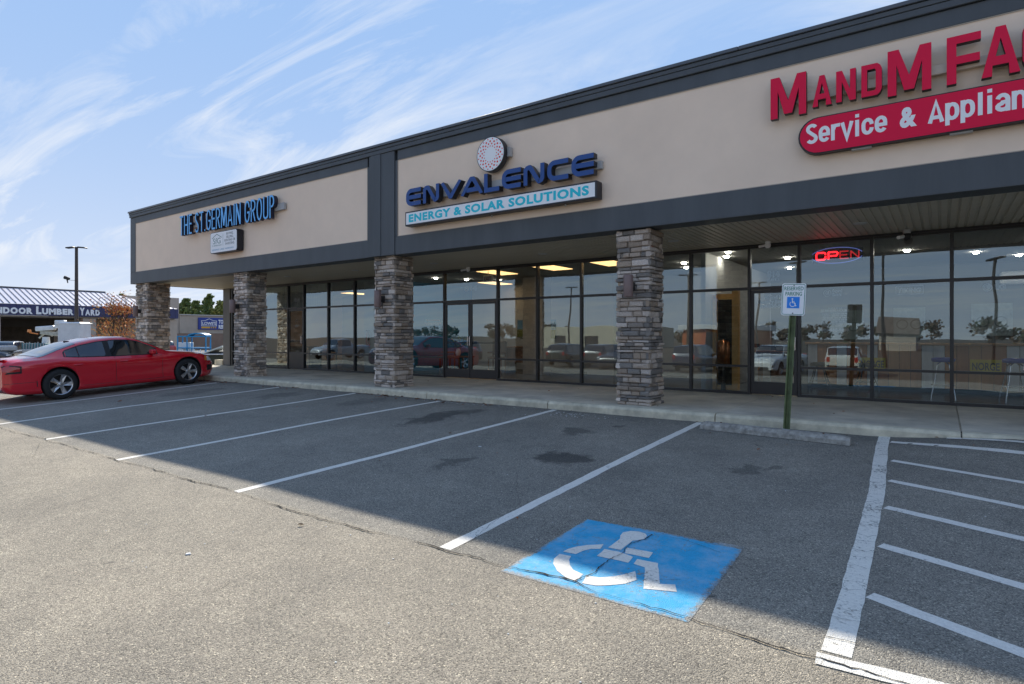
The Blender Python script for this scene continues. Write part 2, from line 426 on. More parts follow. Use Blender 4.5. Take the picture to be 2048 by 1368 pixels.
# 2D strokes -> solid letters -------------------------------------------------
def ribbon(mb, pts, w, Y0, Y1, ox, oz, closed=False, clampz=None, mi_face=0, mi_side=1, slant=0.0):
    P = [Vector((p[0], p[1])) for p in pts]
    q = [P[0]]
    for p in P[1:]:
        if (p-q[-1]).length > 1e-5: q.append(p)
    P = q
    n = len(P); Lp = []; Rp = []
    for i in range(n):
        if closed: a = P[(i-1) % n]; b = P[(i+1) % n]
        else: a = P[max(i-1, 0)]; b = P[min(i+1, n-1)]
        d0 = (P[i]-a).normalized() if (P[i]-a).length > 1e-9 else (b-P[i]).normalized()
        d1 = (b-P[i]).normalized() if (b-P[i]).length > 1e-9 else d0
        n0 = Vector((-d0.y, d0.x)); n1 = Vector((-d1.y, d1.x))
        m_ = (n0+n1)
        if m_.length < 1e-3: m_ = n0
        m_.normalize(); k = max(m_.dot(n0), 0.38)
        Lp.append(P[i]+m_*(w/2/k)); Rp.append(P[i]-m_*(w/2/k))
    def cz(v):
        z = v.y
        if clampz: z = min(max(z, clampz[0]), clampz[1])
        return (ox+v.x+z*slant, z+oz)
    vs = []
    for Y in (Y0, Y1):
        for a, b in zip(Lp, Rp):
            x, z = cz(a); vs.append((x, Y, z)); x, z = cz(b); vs.append((x, Y, z))
    m2 = 2*n
    rng = range(n if closed else n-1)
    front = []; side = []
    for i in rng:
        j = (i+1) % n
        front.append((2*i, 2*j, 2*j+1, 2*i+1))
        side.append((2*i, m2+2*i, m2+2*j, 2*j)); side.append((2*i+1, 2*j+1, m2+2*j+1, m2+2*i+1))
        side.append((m2+2*i, m2+2*i+1, m2+2*j+1, m2+2*j))
    if not closed:
        side.append((0, 1, m2+1, m2)); side.append((2*n-2, m2+2*n-2, m2+2*n-1, 2*n-1))
    b0 = len(mb.v); mb.v += vs
    for f in front: mb.f.append(tuple(b0+i for i in f)); mb.mi.append(mi_face); mb.sm.append(False)
    for f in side: mb.f.append(tuple(b0+i for i in f)); mb.mi.append(mi_side); mb.sm.append(False)
def prism(mb, poly, Y0, Y1, ox=0, oz=0, mi_face=0, mi_side=1):
    n = len(poly)
    vs = [(ox+x, Y0, oz+z) for x, z in poly] + [(ox+x, Y1, oz+z) for x, z in poly]
    mb.add(vs, [tuple(range(n))], mi_face)
    mb.add(vs, [tuple(range(n, 2*n))[::-1]] + [(i, (i+1) % n, n+(i+1) % n, n+i) for i in range(n)], mi_side)
def arc(cx, cy, rx, ry, a0, a1, n=8):
    return [(cx+rx*math.cos(math.radians(a0+(a1-a0)*i/n)), cy+ry*math.sin(math.radians(a0+(a1-a0)*i/n))) for i in range(n+1)]
def font_mesh(txt, extrude=0.0, bold=0.0, space=1.0, align='LEFT', line=1.0):
    cu = bpy.data.curves.new('t', 'FONT'); cu.body = txt; cu.extrude = extrude; cu.offset = bold
    cu.space_character = space; cu.align_x = align; cu.space_line = line; cu.resolution_u = 3
    ob = bpy.data.objects.new('t', cu); COL.objects.link(ob)
    dg = bpy.context.evaluated_depsgraph_get()
    me = bpy.data.meshes.new_from_object(ob.evaluated_get(dg))
    bpy.data.objects.remove(ob); bpy.data.curves.remove(cu)
    return me
def text_fit(name, txt, m, x0, x1, z0, z1, Y, parent, thick=0.002, bold=0.0, space=1.0, align='LEFT', plane='XZ', axis=None, line=1.0):
    """lettering whose bounding box is fitted to x0..x1, z0..z1, facing -Y (plane XZ) or +X (plane YZ)"""
    me = font_mesh(txt, extrude=.5, bold=bold, space=space, align=align, line=line)
    n = len(me.vertices); co = np.empty(n*3); me.vertices.foreach_get('co', co); co = co.reshape(-1, 3)
    mn = co.min(0); mx = co.max(0)
    u = (co[:, 0]-mn[0])/(mx[0]-mn[0]); v = (co[:, 1]-mn[1])/(mx[1]-mn[1]); t = (co[:, 2]-mn[2])/(mx[2]-mn[2])
    new = np.zeros_like(co)
    if plane == 'XZ':
        new[:, 0] = x0+u*(x1-x0); new[:, 1] = Y-t*thick; new[:, 2] = z0+v*(z1-z0)
    else:
        new[:, 1] = x0+u*(x1-x0); new[:, 0] = Y+t*thick; new[:, 2] = z0+v*(z1-z0)
    me.vertices.foreach_set('co', new.ravel()); me.update()
    me.materials.clear(); me.materials.append(m)
    me.name = name
    o = bpy.data.objects.new(name, me)
    return link(o, parent)

# ------------------------------------------------------------------ ground
def sstep(t): t = min(max(t, 0), 1); return t*t*(3-2*t)
def gz(x, y):
    z = -.58 + .047*min(max(y, -14), 9.4)
    z += .12*sstep((x+.9)/1.8)*sstep((y-8.3)/1.1)
    if -26 < x < 4 and -2 < y < 10:
        z += .006*math.sin(x*1.35+.7)*math.sin(y*1.1) * sstep((y+2)/2)
    zl = -1.0
    k = sstep((-x-25.5)/10.0)
    return z*(1-k) + zl*k if y > -14 else z*(1-k) + (-1.24)*k
xs = [-420, -250, -160, -110, -80, -60, -48, -40] + [-38+1.0*i for i in range(12)] + [-26+.3*i for i in range(101)] + [5, 7, 10, 15, 22, 32, 45, 70, 120, 220, 420]
ys = [-420, -250, -150, -100, -60, -40, -28, -20, -14, -10, -7, -5, -3.5, -2.5] + [-2+.3*i for i in range(40)] + [10.2, 12, 15, 20, 28, 40, 60, 90, 140, 230, 420]
mb = MB(); nx = len(xs); ny = len(ys)
for y in ys:
    for x in xs: mb.v.append((x, y, gz(x, y)))
for j in range(ny-1):
    for i in range(nx-1):
        a = j*nx+i; mb.f.append((a, a+1, a+nx+1, a+nx)); mb.mi.append(0); mb.sm.append(True)
struct(mb.build('parking_lot', M['asphalt'], recalc=False))

def gmesh(name, polys, m, dz=.005, parent=None, kind=True, grid=.18):
    """flat polygon list laid on the ground, cut up so that it follows the ground's humps"""
    bm = bmesh.new()
    for poly in polys:
        vs = [bm.verts.new((x, y, 0)) for x, y in poly]
        try: bm.faces.new(vs)
        except ValueError: pass
    bmesh.ops.triangulate(bm, faces=bm.faces)
    xsn = [v.co.x for v in bm.verts]; ysn = [v.co.y for v in bm.verts]
    for ax, lo, hi in ((0, min(xsn), max(xsn)), (1, min(ysn), max(ysn))):
        k = math.ceil(lo/.3); 
        # ground vertices lie at x = -26 + .3 i and y = -2 + .3 j
        off = (-26 % .3) if ax == 0 else (-2 % .3)
        t = math.floor((lo-off)/.3)*.3+off
        while t < hi:
            if t > lo+1e-4:
                co = Vector((t, 0, 0)) if ax == 0 else Vector((0, t, 0)); no = Vector((1, 0, 0)) if ax == 0 else Vector((0, 1, 0))
                bmesh.ops.bisect_plane(bm, geom=bm.verts[:]+bm.edges[:]+bm.faces[:], plane_co=co, plane_no=no)
            t += .3
    for v in bm.verts: v.co.z = gz(v.co.x, v.co.y)+dz
    bmesh.ops.recalc_face_normals(bm, faces=bm.faces)
    for f in bm.faces:
        if f.normal.z < 0: f.normal_flip()
    me = bpy.data.meshes.new(name); bm.to_mesh(me); bm.free(); me.materials.append(m)
    o = bpy.data.objects.new(name, me); link(o, parent)
    if kind: o['kind'] = 'structure'
    return o
def strip_poly(pts, w, jit=.006, step=.12, seed=0):
    rnd = random.Random(seed); P = []
    for (a, b) in zip(pts, pts[1:]):
        a = Vector(a); b = Vector(b); n = max(1, int((b-a).length/step))
        for i in range(n): P.append(a.lerp(b, i/n))
    P.append(Vector(pts[-1]))
    quads = []; Ls = []; Rs = []
    for i, p in enumerate(P):
        d = (P[min(i+1, len(P)-1)]-P[max(i-1, 0)]).normalized(); nn = Vector((-d.y, d.x))
        Ls.append(p+nn*(w/2+rnd.uniform(-jit, jit))); Rs.append(p-nn*(w/2+rnd.uniform(-jit, jit)))
    for i in range(len(P)-1): quads.append([tuple(Ls[i]), tuple(Rs[i]), tuple(Rs[i+1]), tuple(Ls[i+1])])
    return quads
stalls = [((-16.5, 3.5), (-16.55, 5.5), (-16.75, 7.4), (-16.95, 9.15)), ((-14.08, 3.45), (-14.2, 5.6), (-14.05, 7.6), (-14.12, 9.3)),
          ((-11.42, 3.38), (-11.32, 6.0), (-11.13, 9.25)), ((-8.82, 3.39), (-8.68, 6.2), (-8.46, 9.22)),
          ((-5.98, 3.41), (-5.87, 5.3), (-5.86, 6.6), (-5.71, 9.31)), ((-3.1, 3.44), (-3.1, 6.2), (-3.06, 9.3))]
for i, s in enumerate(stalls):
    gmesh('stall_line', strip_poly(s, .112, .005, seed=i), M['white_paint'], .0022)
gmesh('stall_line', strip_poly([(-.44, 3.47), (-.45, 4.3), (-.50, 6.6), (-.60, 8.6), (-.62, 9.38)], .135, .004, .13, seed=20), M['worn_paint'], .0024)
for i, (a, b) in enumerate([((-.53, 9.04), (.75, 8.84)), ((-.46, 8.03), (.65, 7.64)), ((-.43, 7.12), (.57, 6.73)), ((-.40, 6.18), (.5, 5.86)), ((-.37, 5.2), (.42, 4.91)), ((-.36, 4.28), (.34, 3.99))]):
    a = Vector(a); b = Vector(b); d = (b-a)/(b.x-a.x)
    gmesh('hatch_line', strip_poly([tuple(a), tuple(b), tuple(a+d*(1.25-a.x))], .10, .005, seed=30+i), M['white_paint'], .0022)
gmesh('hatch_line', strip_poly([(.05, 9.34), (.83, 9.22), (1.25, 9.15)], .07, .004, seed=41), M['white_paint'], .003)
gmesh('hatch_line', strip_poly([(-.52, 3.37), (.05, 3.42), (1.3, 3.52)], .12, .006, .12, seed=42), M['worn_paint'], .0050)
gmesh('stall_line', strip_poly([(1.35, 3.47), (1.35, 9.2)], .12, .006, seed=43), M['worn_paint'], .0075)
# painted blue square with the wheelchair user symbol
def jitter_poly(P, j=.006, step=.08, seed=1):
    r = random.Random(seed); o = []
    for a, b in zip(P, P[1:]+P[:1]):
        a = Vector(a); b = Vector(b); n = max(1, int((b-a).length/step))
        for i in range(n):
            q = a.lerp(b, i/n); o.append((q.x+r.uniform(-j, j), q.y+r.uniform(-j, j)))
    return o
gmesh('blue_square', [jitter_poly([(-2.47, 4.56), (-1.19, 4.64), (-1.17, 3.36), (-2.49, 3.34)], .004, .3)], M['blue_paint'], .0018)
SYM = {
'arc_top': [(-2.29, 3.85), (-2.285, 3.92), (-2.255, 3.98), (-2.20, 4.05), (-2.1, 4.13), (-2.08, 4.04), (-2.14, 4.0), (-2.17, 3.94), (-2.19, 3.86)],
'arc_left': [(-2.29, 3.8), (-2.2, 3.81), (-2.18, 3.75), (-2.13, 3.67), (-2.07, 3.62), (-1.98, 3.59), (-1.97, 3.47), (-2.06, 3.49), (-2.16, 3.55), (-2.24, 3.63), (-2.28, 3.71)],
'arc_bot': [(-1.95, 3.58), (-1.86, 3.61), (-1.79, 3.67), (-1.74, 3.74), (-1.7, 3.82), (-1.64, 3.70), (-1.68, 3.61), (-1.75, 3.54), (-1.83, 3.49), (-1.92, 3.47)],
'torso': [(-2.04, 4.09), (-2.04, 4.3), (-2.07, 4.36), (-2.08, 4.43), (-2.04, 4.49), (-1.98, 4.51), (-1.92, 4.5), (-1.885, 4.46), (-1.88, 4.39), (-1.91, 4.34), (-1.94, 4.31), (-1.94, 4.1)],
'hip': [(-2.05, 4.05), (-1.94, 4.06), (-1.81, 4.03), (-1.8, 3.92), (-2.04, 3.91)],
'arm': [(-1.92, 4.16), (-1.72, 4.18), (-1.71, 4.07), (-1.89, 4.06)],
'leg': [(-1.77, 4.01), (-1.62, 4.02), (-1.49, 3.73), (-1.4, 3.77), (-1.36, 3.68), (-1.55, 3.61), (-1.67, 3.91), (-1.76, 3.92)]}
gmesh('wheelchair_symbol', [jitter_poly(v, .002, .05) for v in SYM.values()], M['white_paint'], .0042)

def crack(pts, wmin, wmax, dz=.006, seed=0, step=.035, amp=.02):
    r = random.Random(seed); P = []
    for a, b in zip(pts, pts[1:]):
        a = Vector(a); b = Vector(b); n = max(2, int((b-a).length/step))
        for i in range(n): P.append(a.lerp(b, i/n))
    P.append(Vector(pts[-1]))
    off = [0.0]
    for i in range(len(P)): off.append(off[-1]*.90+r.uniform(-amp, amp)*.7)
    Ls = []; Rs = []
    for i, p in enumerate(P):
        d = (P[min(i+1, len(P)-1)]-P[max(i-1, 0)]).normalized(); nn = Vector((-d.y, d.x))
        c = p+nn*off[i]; k = noise.noise(Vector((p.x*2.1, p.y*2.1, seed)))
        w = max(.0008, (wmin+(wmax-wmin)*max(0, .4+1.3*k))*r.uniform(.5, 1.3))
        Ls.append(c+nn*w/2); Rs.append(c-nn*w/2)
    return [[tuple(Ls[i]), tuple(Rs[i]), tuple(Rs[i+1]), tuple(Ls[i+1])] for i in range(len(P)-1)]
gmesh('pavement_crack', crack([(-22, 3.30), (-14, 3.36), (-6, 3.39), (-5, 3.36), (-3.1, 3.41), (-2.1, 3.43), (-1.2, 3.41), (-.5, 3.43), (.2, 3.40), (1.6, 3.44)], .003, .019, .015, 3), M['crack'], .0085)
gmesh('pavement_crack', crack([(-1.86, 4.50), (-1.90, 4.34), (-1.94, 4.26), (-1.90, 4.05), (-1.94, 3.78), (-1.94, 3.58), (-1.97, 3.45)], .004, .014, .015, 5, .02, .01), M['crack'], .0085)
gmesh('pavement_crack', crack([(-1.66, 3.50), (-1.56, 3.66), (-1.50, 3.80), (-1.40, 3.86)], .001, .004, .015, 8, .02, .008), M['crack'], .0085)
gmesh('pavement_crack', crack([(-2.1, 4.5), (-1.6, 4.52), (-1.3, 4.42)], .001, .003, .015, 18, .02, .008), M['crack'], .0085)
gmesh('pavement_crack', crack([(-9.3, 2.2), (-9.7, 2.7), (-11.3, 3.3)], .001, .004, .006, 28, .03, .01), M['crack'], .0085)
for i_, pts_ in enumerate([[(-13.5, 1.2), (-12.0, 1.9), (-9.7, 2.4), (-8.2, 3.2)], [(-7.5, 3.3), (-6.9, 1.9), (-6.2, 1.1), (-5.9, .2)], [(-4.4, 3.4), (-4.0, 2.7), (-3.9, 2.0)], [(-3.0, 3.42), (-3.2, 4.6), (-3.9, 5.5), (-4.1, 6.9)]]):
    gmesh('pavement_crack', crack(pts_, .0008, .0028, seed=60+i_, step=.03, amp=.014), M['crack'], .003)
r = random.Random(5)
for i in range(26):
    y = 3.6+i*.225+r.uniform(-.05, .05); x = -.45-.10*sstep((y-4)/5)
    gmesh('pavement_crack', crack([(x-.07, y), (x+r.uniform(-.02, .03), y+r.uniform(-.02, .02)), (x+r.uniform(.03, .09), y+r.uniform(-.03, .03))], .001, .005, .015, 50+i, .015, .006), M['crack'], .0088)

# ------------------------------------------------------------------ pavement along the shops (slabs and kerb stones as parts)
sw = struct(box_obj('sidewalk', M['concrete'], None, -24.2, 12, 9.50, 13.2, -.30, -.02))
x = -24.2; i = 0; r = random.Random(11)
conc = [mat('pavement_concrete_%s' % w, c, .85, .30, 1.3, .3, 160) for w, c in zip(('warm', 'cool', 'pale'), ((.54, .485, .375), (.51, .465, .37), (.57, .515, .41)))]
while x < 11:
    w = 3.05
    MB().bbox(x+.006, x+w-.006, 9.556, 13.2, -.05, r.uniform(-.001, .0015), .008).build('slab', conc[i % 3], sw)
    k0 = gz(x+w/2, 9.3)
    o = MB()
    # kerb: rolled top edge
    prof = [(9.36, -.35), (9.36, -.045), (9.375, -.014), (9.40, 0.0), (9.55, .0008), (9.55, -.35)]
    vs = []
    n_ = 12
    for t in range(n_+1):
        xx = x+.008+(w-.016)*t/n_
        for (yy, zz) in prof:
            j = noise.noise(Vector((xx*3, yy*9, zz*9)))*.006
            vs.append((xx, yy+(j if yy < 9.5 else 0), zz+(j*.4 if zz > -.1 else 0)))
    m_ = len(prof)
    for t in range(n_):
        for q in range(m_-1): o.add([], [])
    fs = [(t*m_+q, (t+1)*m_+q, (t+1)*m_+q+1, t*m_+q+1) for t in range(n_) for q in range(m_-1)]
    fs += [tuple(range(m_)), tuple(range(n_*m_, n_*m_+m_))[::-1]]
    o.add(vs, fs)
    o.build('kerb_stone', M['kerb'], sw)
    x += w; i += 1
MB().box(-24.2, 12, 9.52, 9.548, -.3, -.012).build('kerb_joint', M['crack'], sw)
# low lit wall stub left of the shop front
# debris: leaves and paint chips by the kerb
leafm = [mat('fallen_leaf_%s' % w, c, .8, .3, 30) for w, c in (('brown', (.16, .07, .03)), ('orange', (.34, .11, .03)), ('tan', (.26, .17, .09)))]
mb = MB(); r = random.Random(4)
def leaf(x, y, s, mi, z=None):
    a = r.uniform(0, 6.28); t = r.uniform(-.3, .3)
    z = (gz(x, y) if z is None else z)+.008
    pts = [(1, 0), (.35, .45), (-.5, .35), (-1, 0), (-.5, -.35), (.35, -.45)]
    vs = [(x+s*(p[0]*math.cos(a)-p[1]*math.sin(a)), y+s*(p[0]*math.sin(a)+p[1]*math.cos(a)), z+abs(p[1])*s*.8+p[0]*t*s*.5+s*.15) for p in pts]
    mb.add(vs, [(0, 1, 2, 3), (0, 3, 4, 5)], mi)
for _ in range(420):
    x = -24+r.random()**1.6*17; y = 9.33-abs(r.gauss(0, .16))
    if math.sin(x*1.7)+math.sin(x*.6) > -.3: leaf(x, y, r.uniform(.018, .04), r.choice((0, 0, 1, 2)))
for _ in range(110): leaf(r.uniform(-24, 1), r.uniform(3, 9.3) if r.random() < .25 else 9.33-abs(r.gauss(0, .3)), r.uniform(.012, .03), r.choice((0, 1, 2)))
for _ in range(30): leaf(r.uniform(-22, 0), r.uniform(9.6, 12.6), r.uniform(.015, .03), r.choice((0, 0, 1)), 0)
for (x, y, s) in [(-15.2, 5.9, .05), (-4.6, 6.1, .02), (-6.9, 11.0, .035)]: leaf(x, y, s, 1, 0 if y > 9.4 else None)
lv = mb.build('fallen_leaves', leafm, recalc=False); lv['kind'] = 'stuff'
mb = MB()
def chip(x, y, s):
    a = r.uniform(0, 6.28); pts = [(math.cos(a+t)*s*r.uniform(.4, 1), math.sin(a+t)*s*r.uniform(.4, 1)) for t in (0, 1.2, 2.5, 3.8, 5)]
    z = gz(x, y); n = 5
    vs = [(x+p[0], y+p[1], z+.002) for p in pts]+[(x+p[0]*.8, y+p[1]*.8, z+.002+s*.25) for p in pts]
    mb.add(vs, [tuple(range(n, 2*n))]+[(i, (i+1) % n, n+(i+1) % n, n+i) for i in range(n)])
for _ in range(80): chip(r.gauss(-5.2, .35), 9.15-abs(r.gauss(0, .22)), r.uniform(.006, .02))
for _ in range(60): chip(r.gauss(-7.6, .5), 9.25-abs(r.gauss(0, .1)), r.uniform(.006, .016))
for _ in range(160): chip(r.uniform(-12, .5), r.uniform(2, 9.2), r.uniform(.004, .010))
chip(-5.05, 6.3, .03); chip(-4.72, 2.3, .03)
pc = mb.build('paint_chips', mat('pale_chips', (.6, .6, .58), .7), recalc=False); pc['kind'] = 'stuff'

# ------------------------------------------------------------------ THE SHOP BUILDING
B = thing('shop_building', 'long single storey row of shops with slate grey fascia, beige stucco panels and stone columns', 'building', (-11, 13, 0))
XL, XR = -23.85, 8.0
YF = 9.6; YS = 12.85
def bp(name, m, *a): return box_obj(name, m, B, *a)
# fascia: core, stucco panels, trim boards
bp('fascia_core', M['slate'], XL+.02, XR, YF+.06, YF+.45, 3.06, 5.50)
for (a, b) in ((-23.44, -11.11), (-10.09, XR)):
    bp('stucco_panel', M['stucco'], a, b, YF+.015, YF+.055, 3.47, 5.21)
    lip = M['stucco']
    mb = MB(); mb.box(a, b, YF+.004, YF+.0145, 3.47, 3.482); mb.box(a, b, YF+.004, YF+.0145, 5.198, 5.21); mb.box(a, a+.012, YF+.004, YF+.0145, 3.482, 5.198); mb.box(b-.012, b, YF+.004, YF+.0145, 3.482, 5.198)
    mb.build('panel_bead', mat('panel_edge_bead', (.42, .36, .29), .8), B)
MB().bbox(XL, -11.03, YF, YF+.06, 3.055, 3.469, .006).build('trim_board', M['slate'], B)
MB().bbox(-10.17, XR, YF, YF+.06, 3.055, 3.469, .006).build('trim_board', M['slate'], B)
MB().bbox(XL, -23.441, YF, YF+.06, 3.471, 5.43, .006).build('trim_board', M['slate'], B)
MB().bbox(-23.439, -11.103, YF, YF+.06, 5.211, 5.43, .006).build('trim_board', M['slate'], B)
MB().bbox(-10.088, XR, YF, YF+.06, 5.211, 5.43, .006).build('trim_board', M['slate'], B)
MB().bbox(-11.109, -11.034, YF, YF+.058, 3.471, 5.209, .005).build('trim_board', M['slate'], B)
MB().bbox(-10.166, -10.091, YF, YF+.058, 3.471, 5.209, .005).build('trim_board', M['slate'], B)
# pilaster over the column
MB().bbox(-11.03, -10.172, YF-.022, YF+.058, 3.056, 5.433, .008).build('pilaster_board', M['slate'], B)
MB().bbox(-10.95, -10.62, YF-.036, YF-.0225, 3.06, 5.433, .005).build('pilaster_board', M['slate'], B)
# cornice: two stepped boards and metal coping
for (a, b) in ((XL, XR),):
    MB().bbox(a, b, YF-.040, YF+.05, 5.435, 5.53, .008).build('cornice_board', M['slate'], B)
MB().bbox(XL-.02, XR, YF-.05, YF+.05, 5.532, 5.60, .006).build('cornice_board', M['slate'], B)
x = XL-.05; 
while x < XR:
    x2 = min(x+3.05, XR)
    mb = MB(); mb.bbox(x+.002, x2-.002, YF-.075, YF+.52, 5.605, 5.665, .008); mb.build('coping', M['slate_metal'], B); x = x2
# left return of the fascia and roof deck
MB().bbox(XL, XL+.06, YF+.07, 20.0, 3.056, 5.6, .006).build('side_fascia', M['slate'], B)
bp('roof', M['grout'], XL+.08, XR, YF+.46, 26, 4.6, 4.7)
bp('coping', M['slate_metal'], XL-.06, XL+.12, YF+.53, 20.1, 5.605, 5.66)
# soffit: grooved metal planks running front to back
mb = MB()
nP = 0; x = XL+.07; pw = .117
me_plank = None
while x < XR-.1:
    if me_plank is None:
        o = MB()
        prof = [(0, .0), (.012, .0), (.020, -.016), (.097, -.016), (.105, 0), (pw, 0)]
        vs = []
        for Y in (YF+.065, YS+.12):
            for a, b in prof: vs.append((a, Y, 3.085+b))
        o.add(vs, [(k, k+1, 6+k+1, 6+k) for k in range(5)])
        ob = o.build('soffit_plank', M['soffit'], B, recalc=False); me_plank = ob.data; ob.location.x = x
    else:
        ob = bpy.data.objects.new('soffit_plank', me_plank); link(ob, B); ob.location = (x, 0, 0)
        ob.matrix_parent_inverse = wmat(B).inverted()
    x += pw; nP += 1
bp('soffit_board', M['grout'], XL+.065, XR, YF+.461, YS+.5, 3.10, 3.16)
# side trim of the soffit's left end
bp('soffit_edge', M['slate'], XL+.0605, XL+.069, YF+.07, YS+.12, 3.06, 3.12)

# storefront -----------------------------------------------------------------
MULL = [-22.85, -20.85, -19.15, -18.22, -16.87, -15.52, -14.25, -12.97, -11.62, -9.70, -8.43, -7.15, -5.80, -4.44, -3.22, -2.28, -1.05, .14, 1.40, 2.65, 3.9, 5.2, 6.6]
DOORS = {-19.15: 1, -11.62: 2, -3.22: 1}
HT = 3.03
def bar(name, x0, x1, z0, z1, d0=.0, d1=.11):
    return MB().bbox(x0, x1, YS+d0, YS+d1, z0, z1, .004).build(name, M['bronze'], B)
for m_ in MULL: bar('mullion', m_-.028, m_+.028, 0.0, HT, -.004, .114)
bp('head_frame', M['bronze'], -22.9, XR, YS-.002, YS+.112, HT+.001, 3.068)
for a, b in zip(MULL, MULL[1:]):
    x0, x1 = a+.029, b-.029
    door = DOORS.get(a)
    win = MB().box(x0, x1, YS, YS+.108, HT-.045, HT-.001).build('window', M['bronze'], B)
    for (za, zb_) in [(2.145, 2.20)]+([] if door else [(.555, .60), (.001, .055)]):
        MB().box(x0, x1, YS, YS+.108, za, zb_).build('rail', M['bronze'], win)
    def pane(z0, z1, par=win, X0=x0, X1=x1, Yp=YS+.05):
        o = MB(); o.add([(X0, Yp, z0), (X1, Yp, z0), (X1, Yp, z1), (X0, Yp, z1)], [(0, 1, 2, 3)])
        return o.build('pane', M['glass'], par, recalc=False)
    pane(2.201, HT-.046)
    if not door:
        pane(.601, 2.144); pane(.056, .554)
    else:
        n = door; ww = (x1-x0)/n
        for k in range(n):
            a0 = x0+k*ww+.008; a1 = x0+(k+1)*ww-.008
            d = MB()
            st = .055
            d.box(a0, a0+st, YS+.02, YS+.065, .02, 2.135); d.box(a1-st, a1, YS+.02, YS+.065, .02, 2.135)
            d.box(a0+st, a1-st, YS+.02, YS+.065, 2.07, 2.135); d.box(a0+st, a1-st, YS+.02, YS+.065, .02, .27 if a > -19 else .62)
            dr = d.build('door', M['bronze'], B)
            pane(.271 if a > -19 else .621, 2.069, dr, a0+st, a1-st, YS+.045)
            h = MB()
            hx = a1-st/2 if (k == 0) else a0+st/2
            h.tube([(hx, YS+.02, .93), (hx, YS-.045, .93), (hx, YS-.045, 1.17), (hx, YS+.02, 1.17)], .011)
            h.build('handle', M['chrome'], dr)
            h = MB(); h.box(a0+st, a1-st, YS+.10, YS+.125, .985, 1.02); h.box(a0+st, a0+st+.09, YS+.066, YS+.13, .965, 1.04); h.build('push_bar', M['black'], dr)
# end pier and corner wall
MB().bbox(-23.45, -22.95, YS-.03, YS+.14, 0, 3.07, .008).build('end_pier', mat('end_pier_paint', (.11, .105, .095), .6, .1, 2), B)
MB().bbox(-24.05, -23.46, YS-.06, YS+.16, -.02, .22, .01).build('kerb_wall', M['kerb'], B)
bp('side_wall', M['stucco'], -23.45, -23.25, YS+.15, 25.8, -.1, 4.6)
# inside ---------------------------------------------------------------------
M['wall_white'] = mat('painted_white_wall', (.46, .46, .45), .8, .04, 2)
M['wall_blue'] = mat('painted_blue_wall', (.010, .16, .32), .7, .05, 2)
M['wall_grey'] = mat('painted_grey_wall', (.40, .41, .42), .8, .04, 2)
M['floor_in'] = mat('vinyl_floor', (.11, .10, .095), .25, .2, 3)
M['ceiling'] = mat('ceiling_tiles', (.30, .30, .29), .9, .04, 3)
M['panel_light'] = mat('warm_ceiling_and_fill_light', (.9, .8, .6), .5, emit=(1.0, .60, .24), estr=1.05)
M['bulb'] = mat('white_downlight_and_fill', (.9, .9, .85), .5, emit=(1, .93, .8), estr=45)
bp('inner_floor', M['floor_in'], -23.2, XR, YS+.115, 22.0, -.10, -.004)
bp('inner_ceiling', M['ceiling'], -23.2, XR, YS+.115, 22.0, 3.02, 3.09)
bp('back_wall', M['wall_white'], -14.55, -4.25, 17.6, 17.7, 0, 3.02)
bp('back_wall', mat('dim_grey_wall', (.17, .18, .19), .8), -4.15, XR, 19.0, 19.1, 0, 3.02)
bp('back_wall', M['wall_white'], -23.2, -14.65, 18.5, 18.6, 0, 3.02)
MB().box(-14.55, -14.45, YS+.12, 17.59, 0, 3.01).build('partition_wall', M['wall_blue'], B)
MB().box(-14.66, -14.56, YS+.12, 22, 0, 3.01).build('partition_wall', M['wall_white'], B)
MB().box(-4.25, -4.15, YS+.12, 18.99, 0, 3.01).build('partition_wall', M['wall_white'], B)
bp('pillar', M['wall_white'], -10.62, -9.9, 15.4, 15.9, 0, 3.01)
bp('pillar', M['wall_grey'], -8.9, -8.0, 16.4, 17.5, 0, 3.01)
bp('pillar', M['wall_white'], -15.9, -15.3, 13.6, 14.2, 0, 3.01)
bp('pillar', M['wall_white'], -5.9, -5.0, 16.8, 17.59, 0, 3.01)
for (x, y) in [(-10.4, 13.8), (-8.45, 13.6), (-6.75, 13.55), (-12.6, 16.6), (-17.6, 17.2), (-20.6, 17.2)]:  # last two, in the left shop, are added to light its room
    mb = MB(); mb.box(x-.3, x+.3, y-.6, y+.6, 3.006, 3.018); mb.build('ceiling_and_fill_light', M['panel_light'], B)
for (x, y) in [(-12.9, 13.9), (-12.4, 14.8), (-11.7, 15.6), (-5.2, 14.6), (-5.5, 15.6), (-4.0, 14), (-3.75, 13.25), (-2.9, 15.0), (-2.2, 16.1), (-.6, 15.2), (.6, 16.4), (1.6, 14.6), (1.4, 17.5), (-3.3, 17.3)]:  # the one closest to the timber frame is added to brighten it
    MB().cyl((x, y, 3.012), (x, y, 2.985), .05, n=10).build('downlight', M['bulb'], B)
# curtains behind the left shop's transoms
mb = MB()
for i in range(150):
    x = -20.8+i*.026
    mb.add([(x, YS+.22+.02*math.sin(i*1.3), 2.15), (x+.026, YS+.22+.02*math.sin((i+1)*1.3), 2.15), (x+.026, YS+.22+.02*math.sin((i+1)*1.3), 2.99), (x, YS+.22+.02*math.sin(i*1.3), 2.99)], [(0, 1, 2, 3)], 0, True)
mb.build('window_blind', mat('pale_blind_fabric', (.50, .50, .45), .9), B)
# soffit downlights and cameras
for (x, y) in [(-10.62, 11.38), (-7.37, 11.48), (-4.27, 11.39), (-16.73, 11.23), (-13.6, 11.3), (-1.1, 11.4), (-20, 11.3)]:
    MB().lathe([(.0, 3.050), (.085, 3.050), (.105, 3.058), (.11, 3.068)], Matrix.Translation((x, y, 0)), 20).build('downlight', mat('downlight_trim', (.5, .5, .48), .4), B)

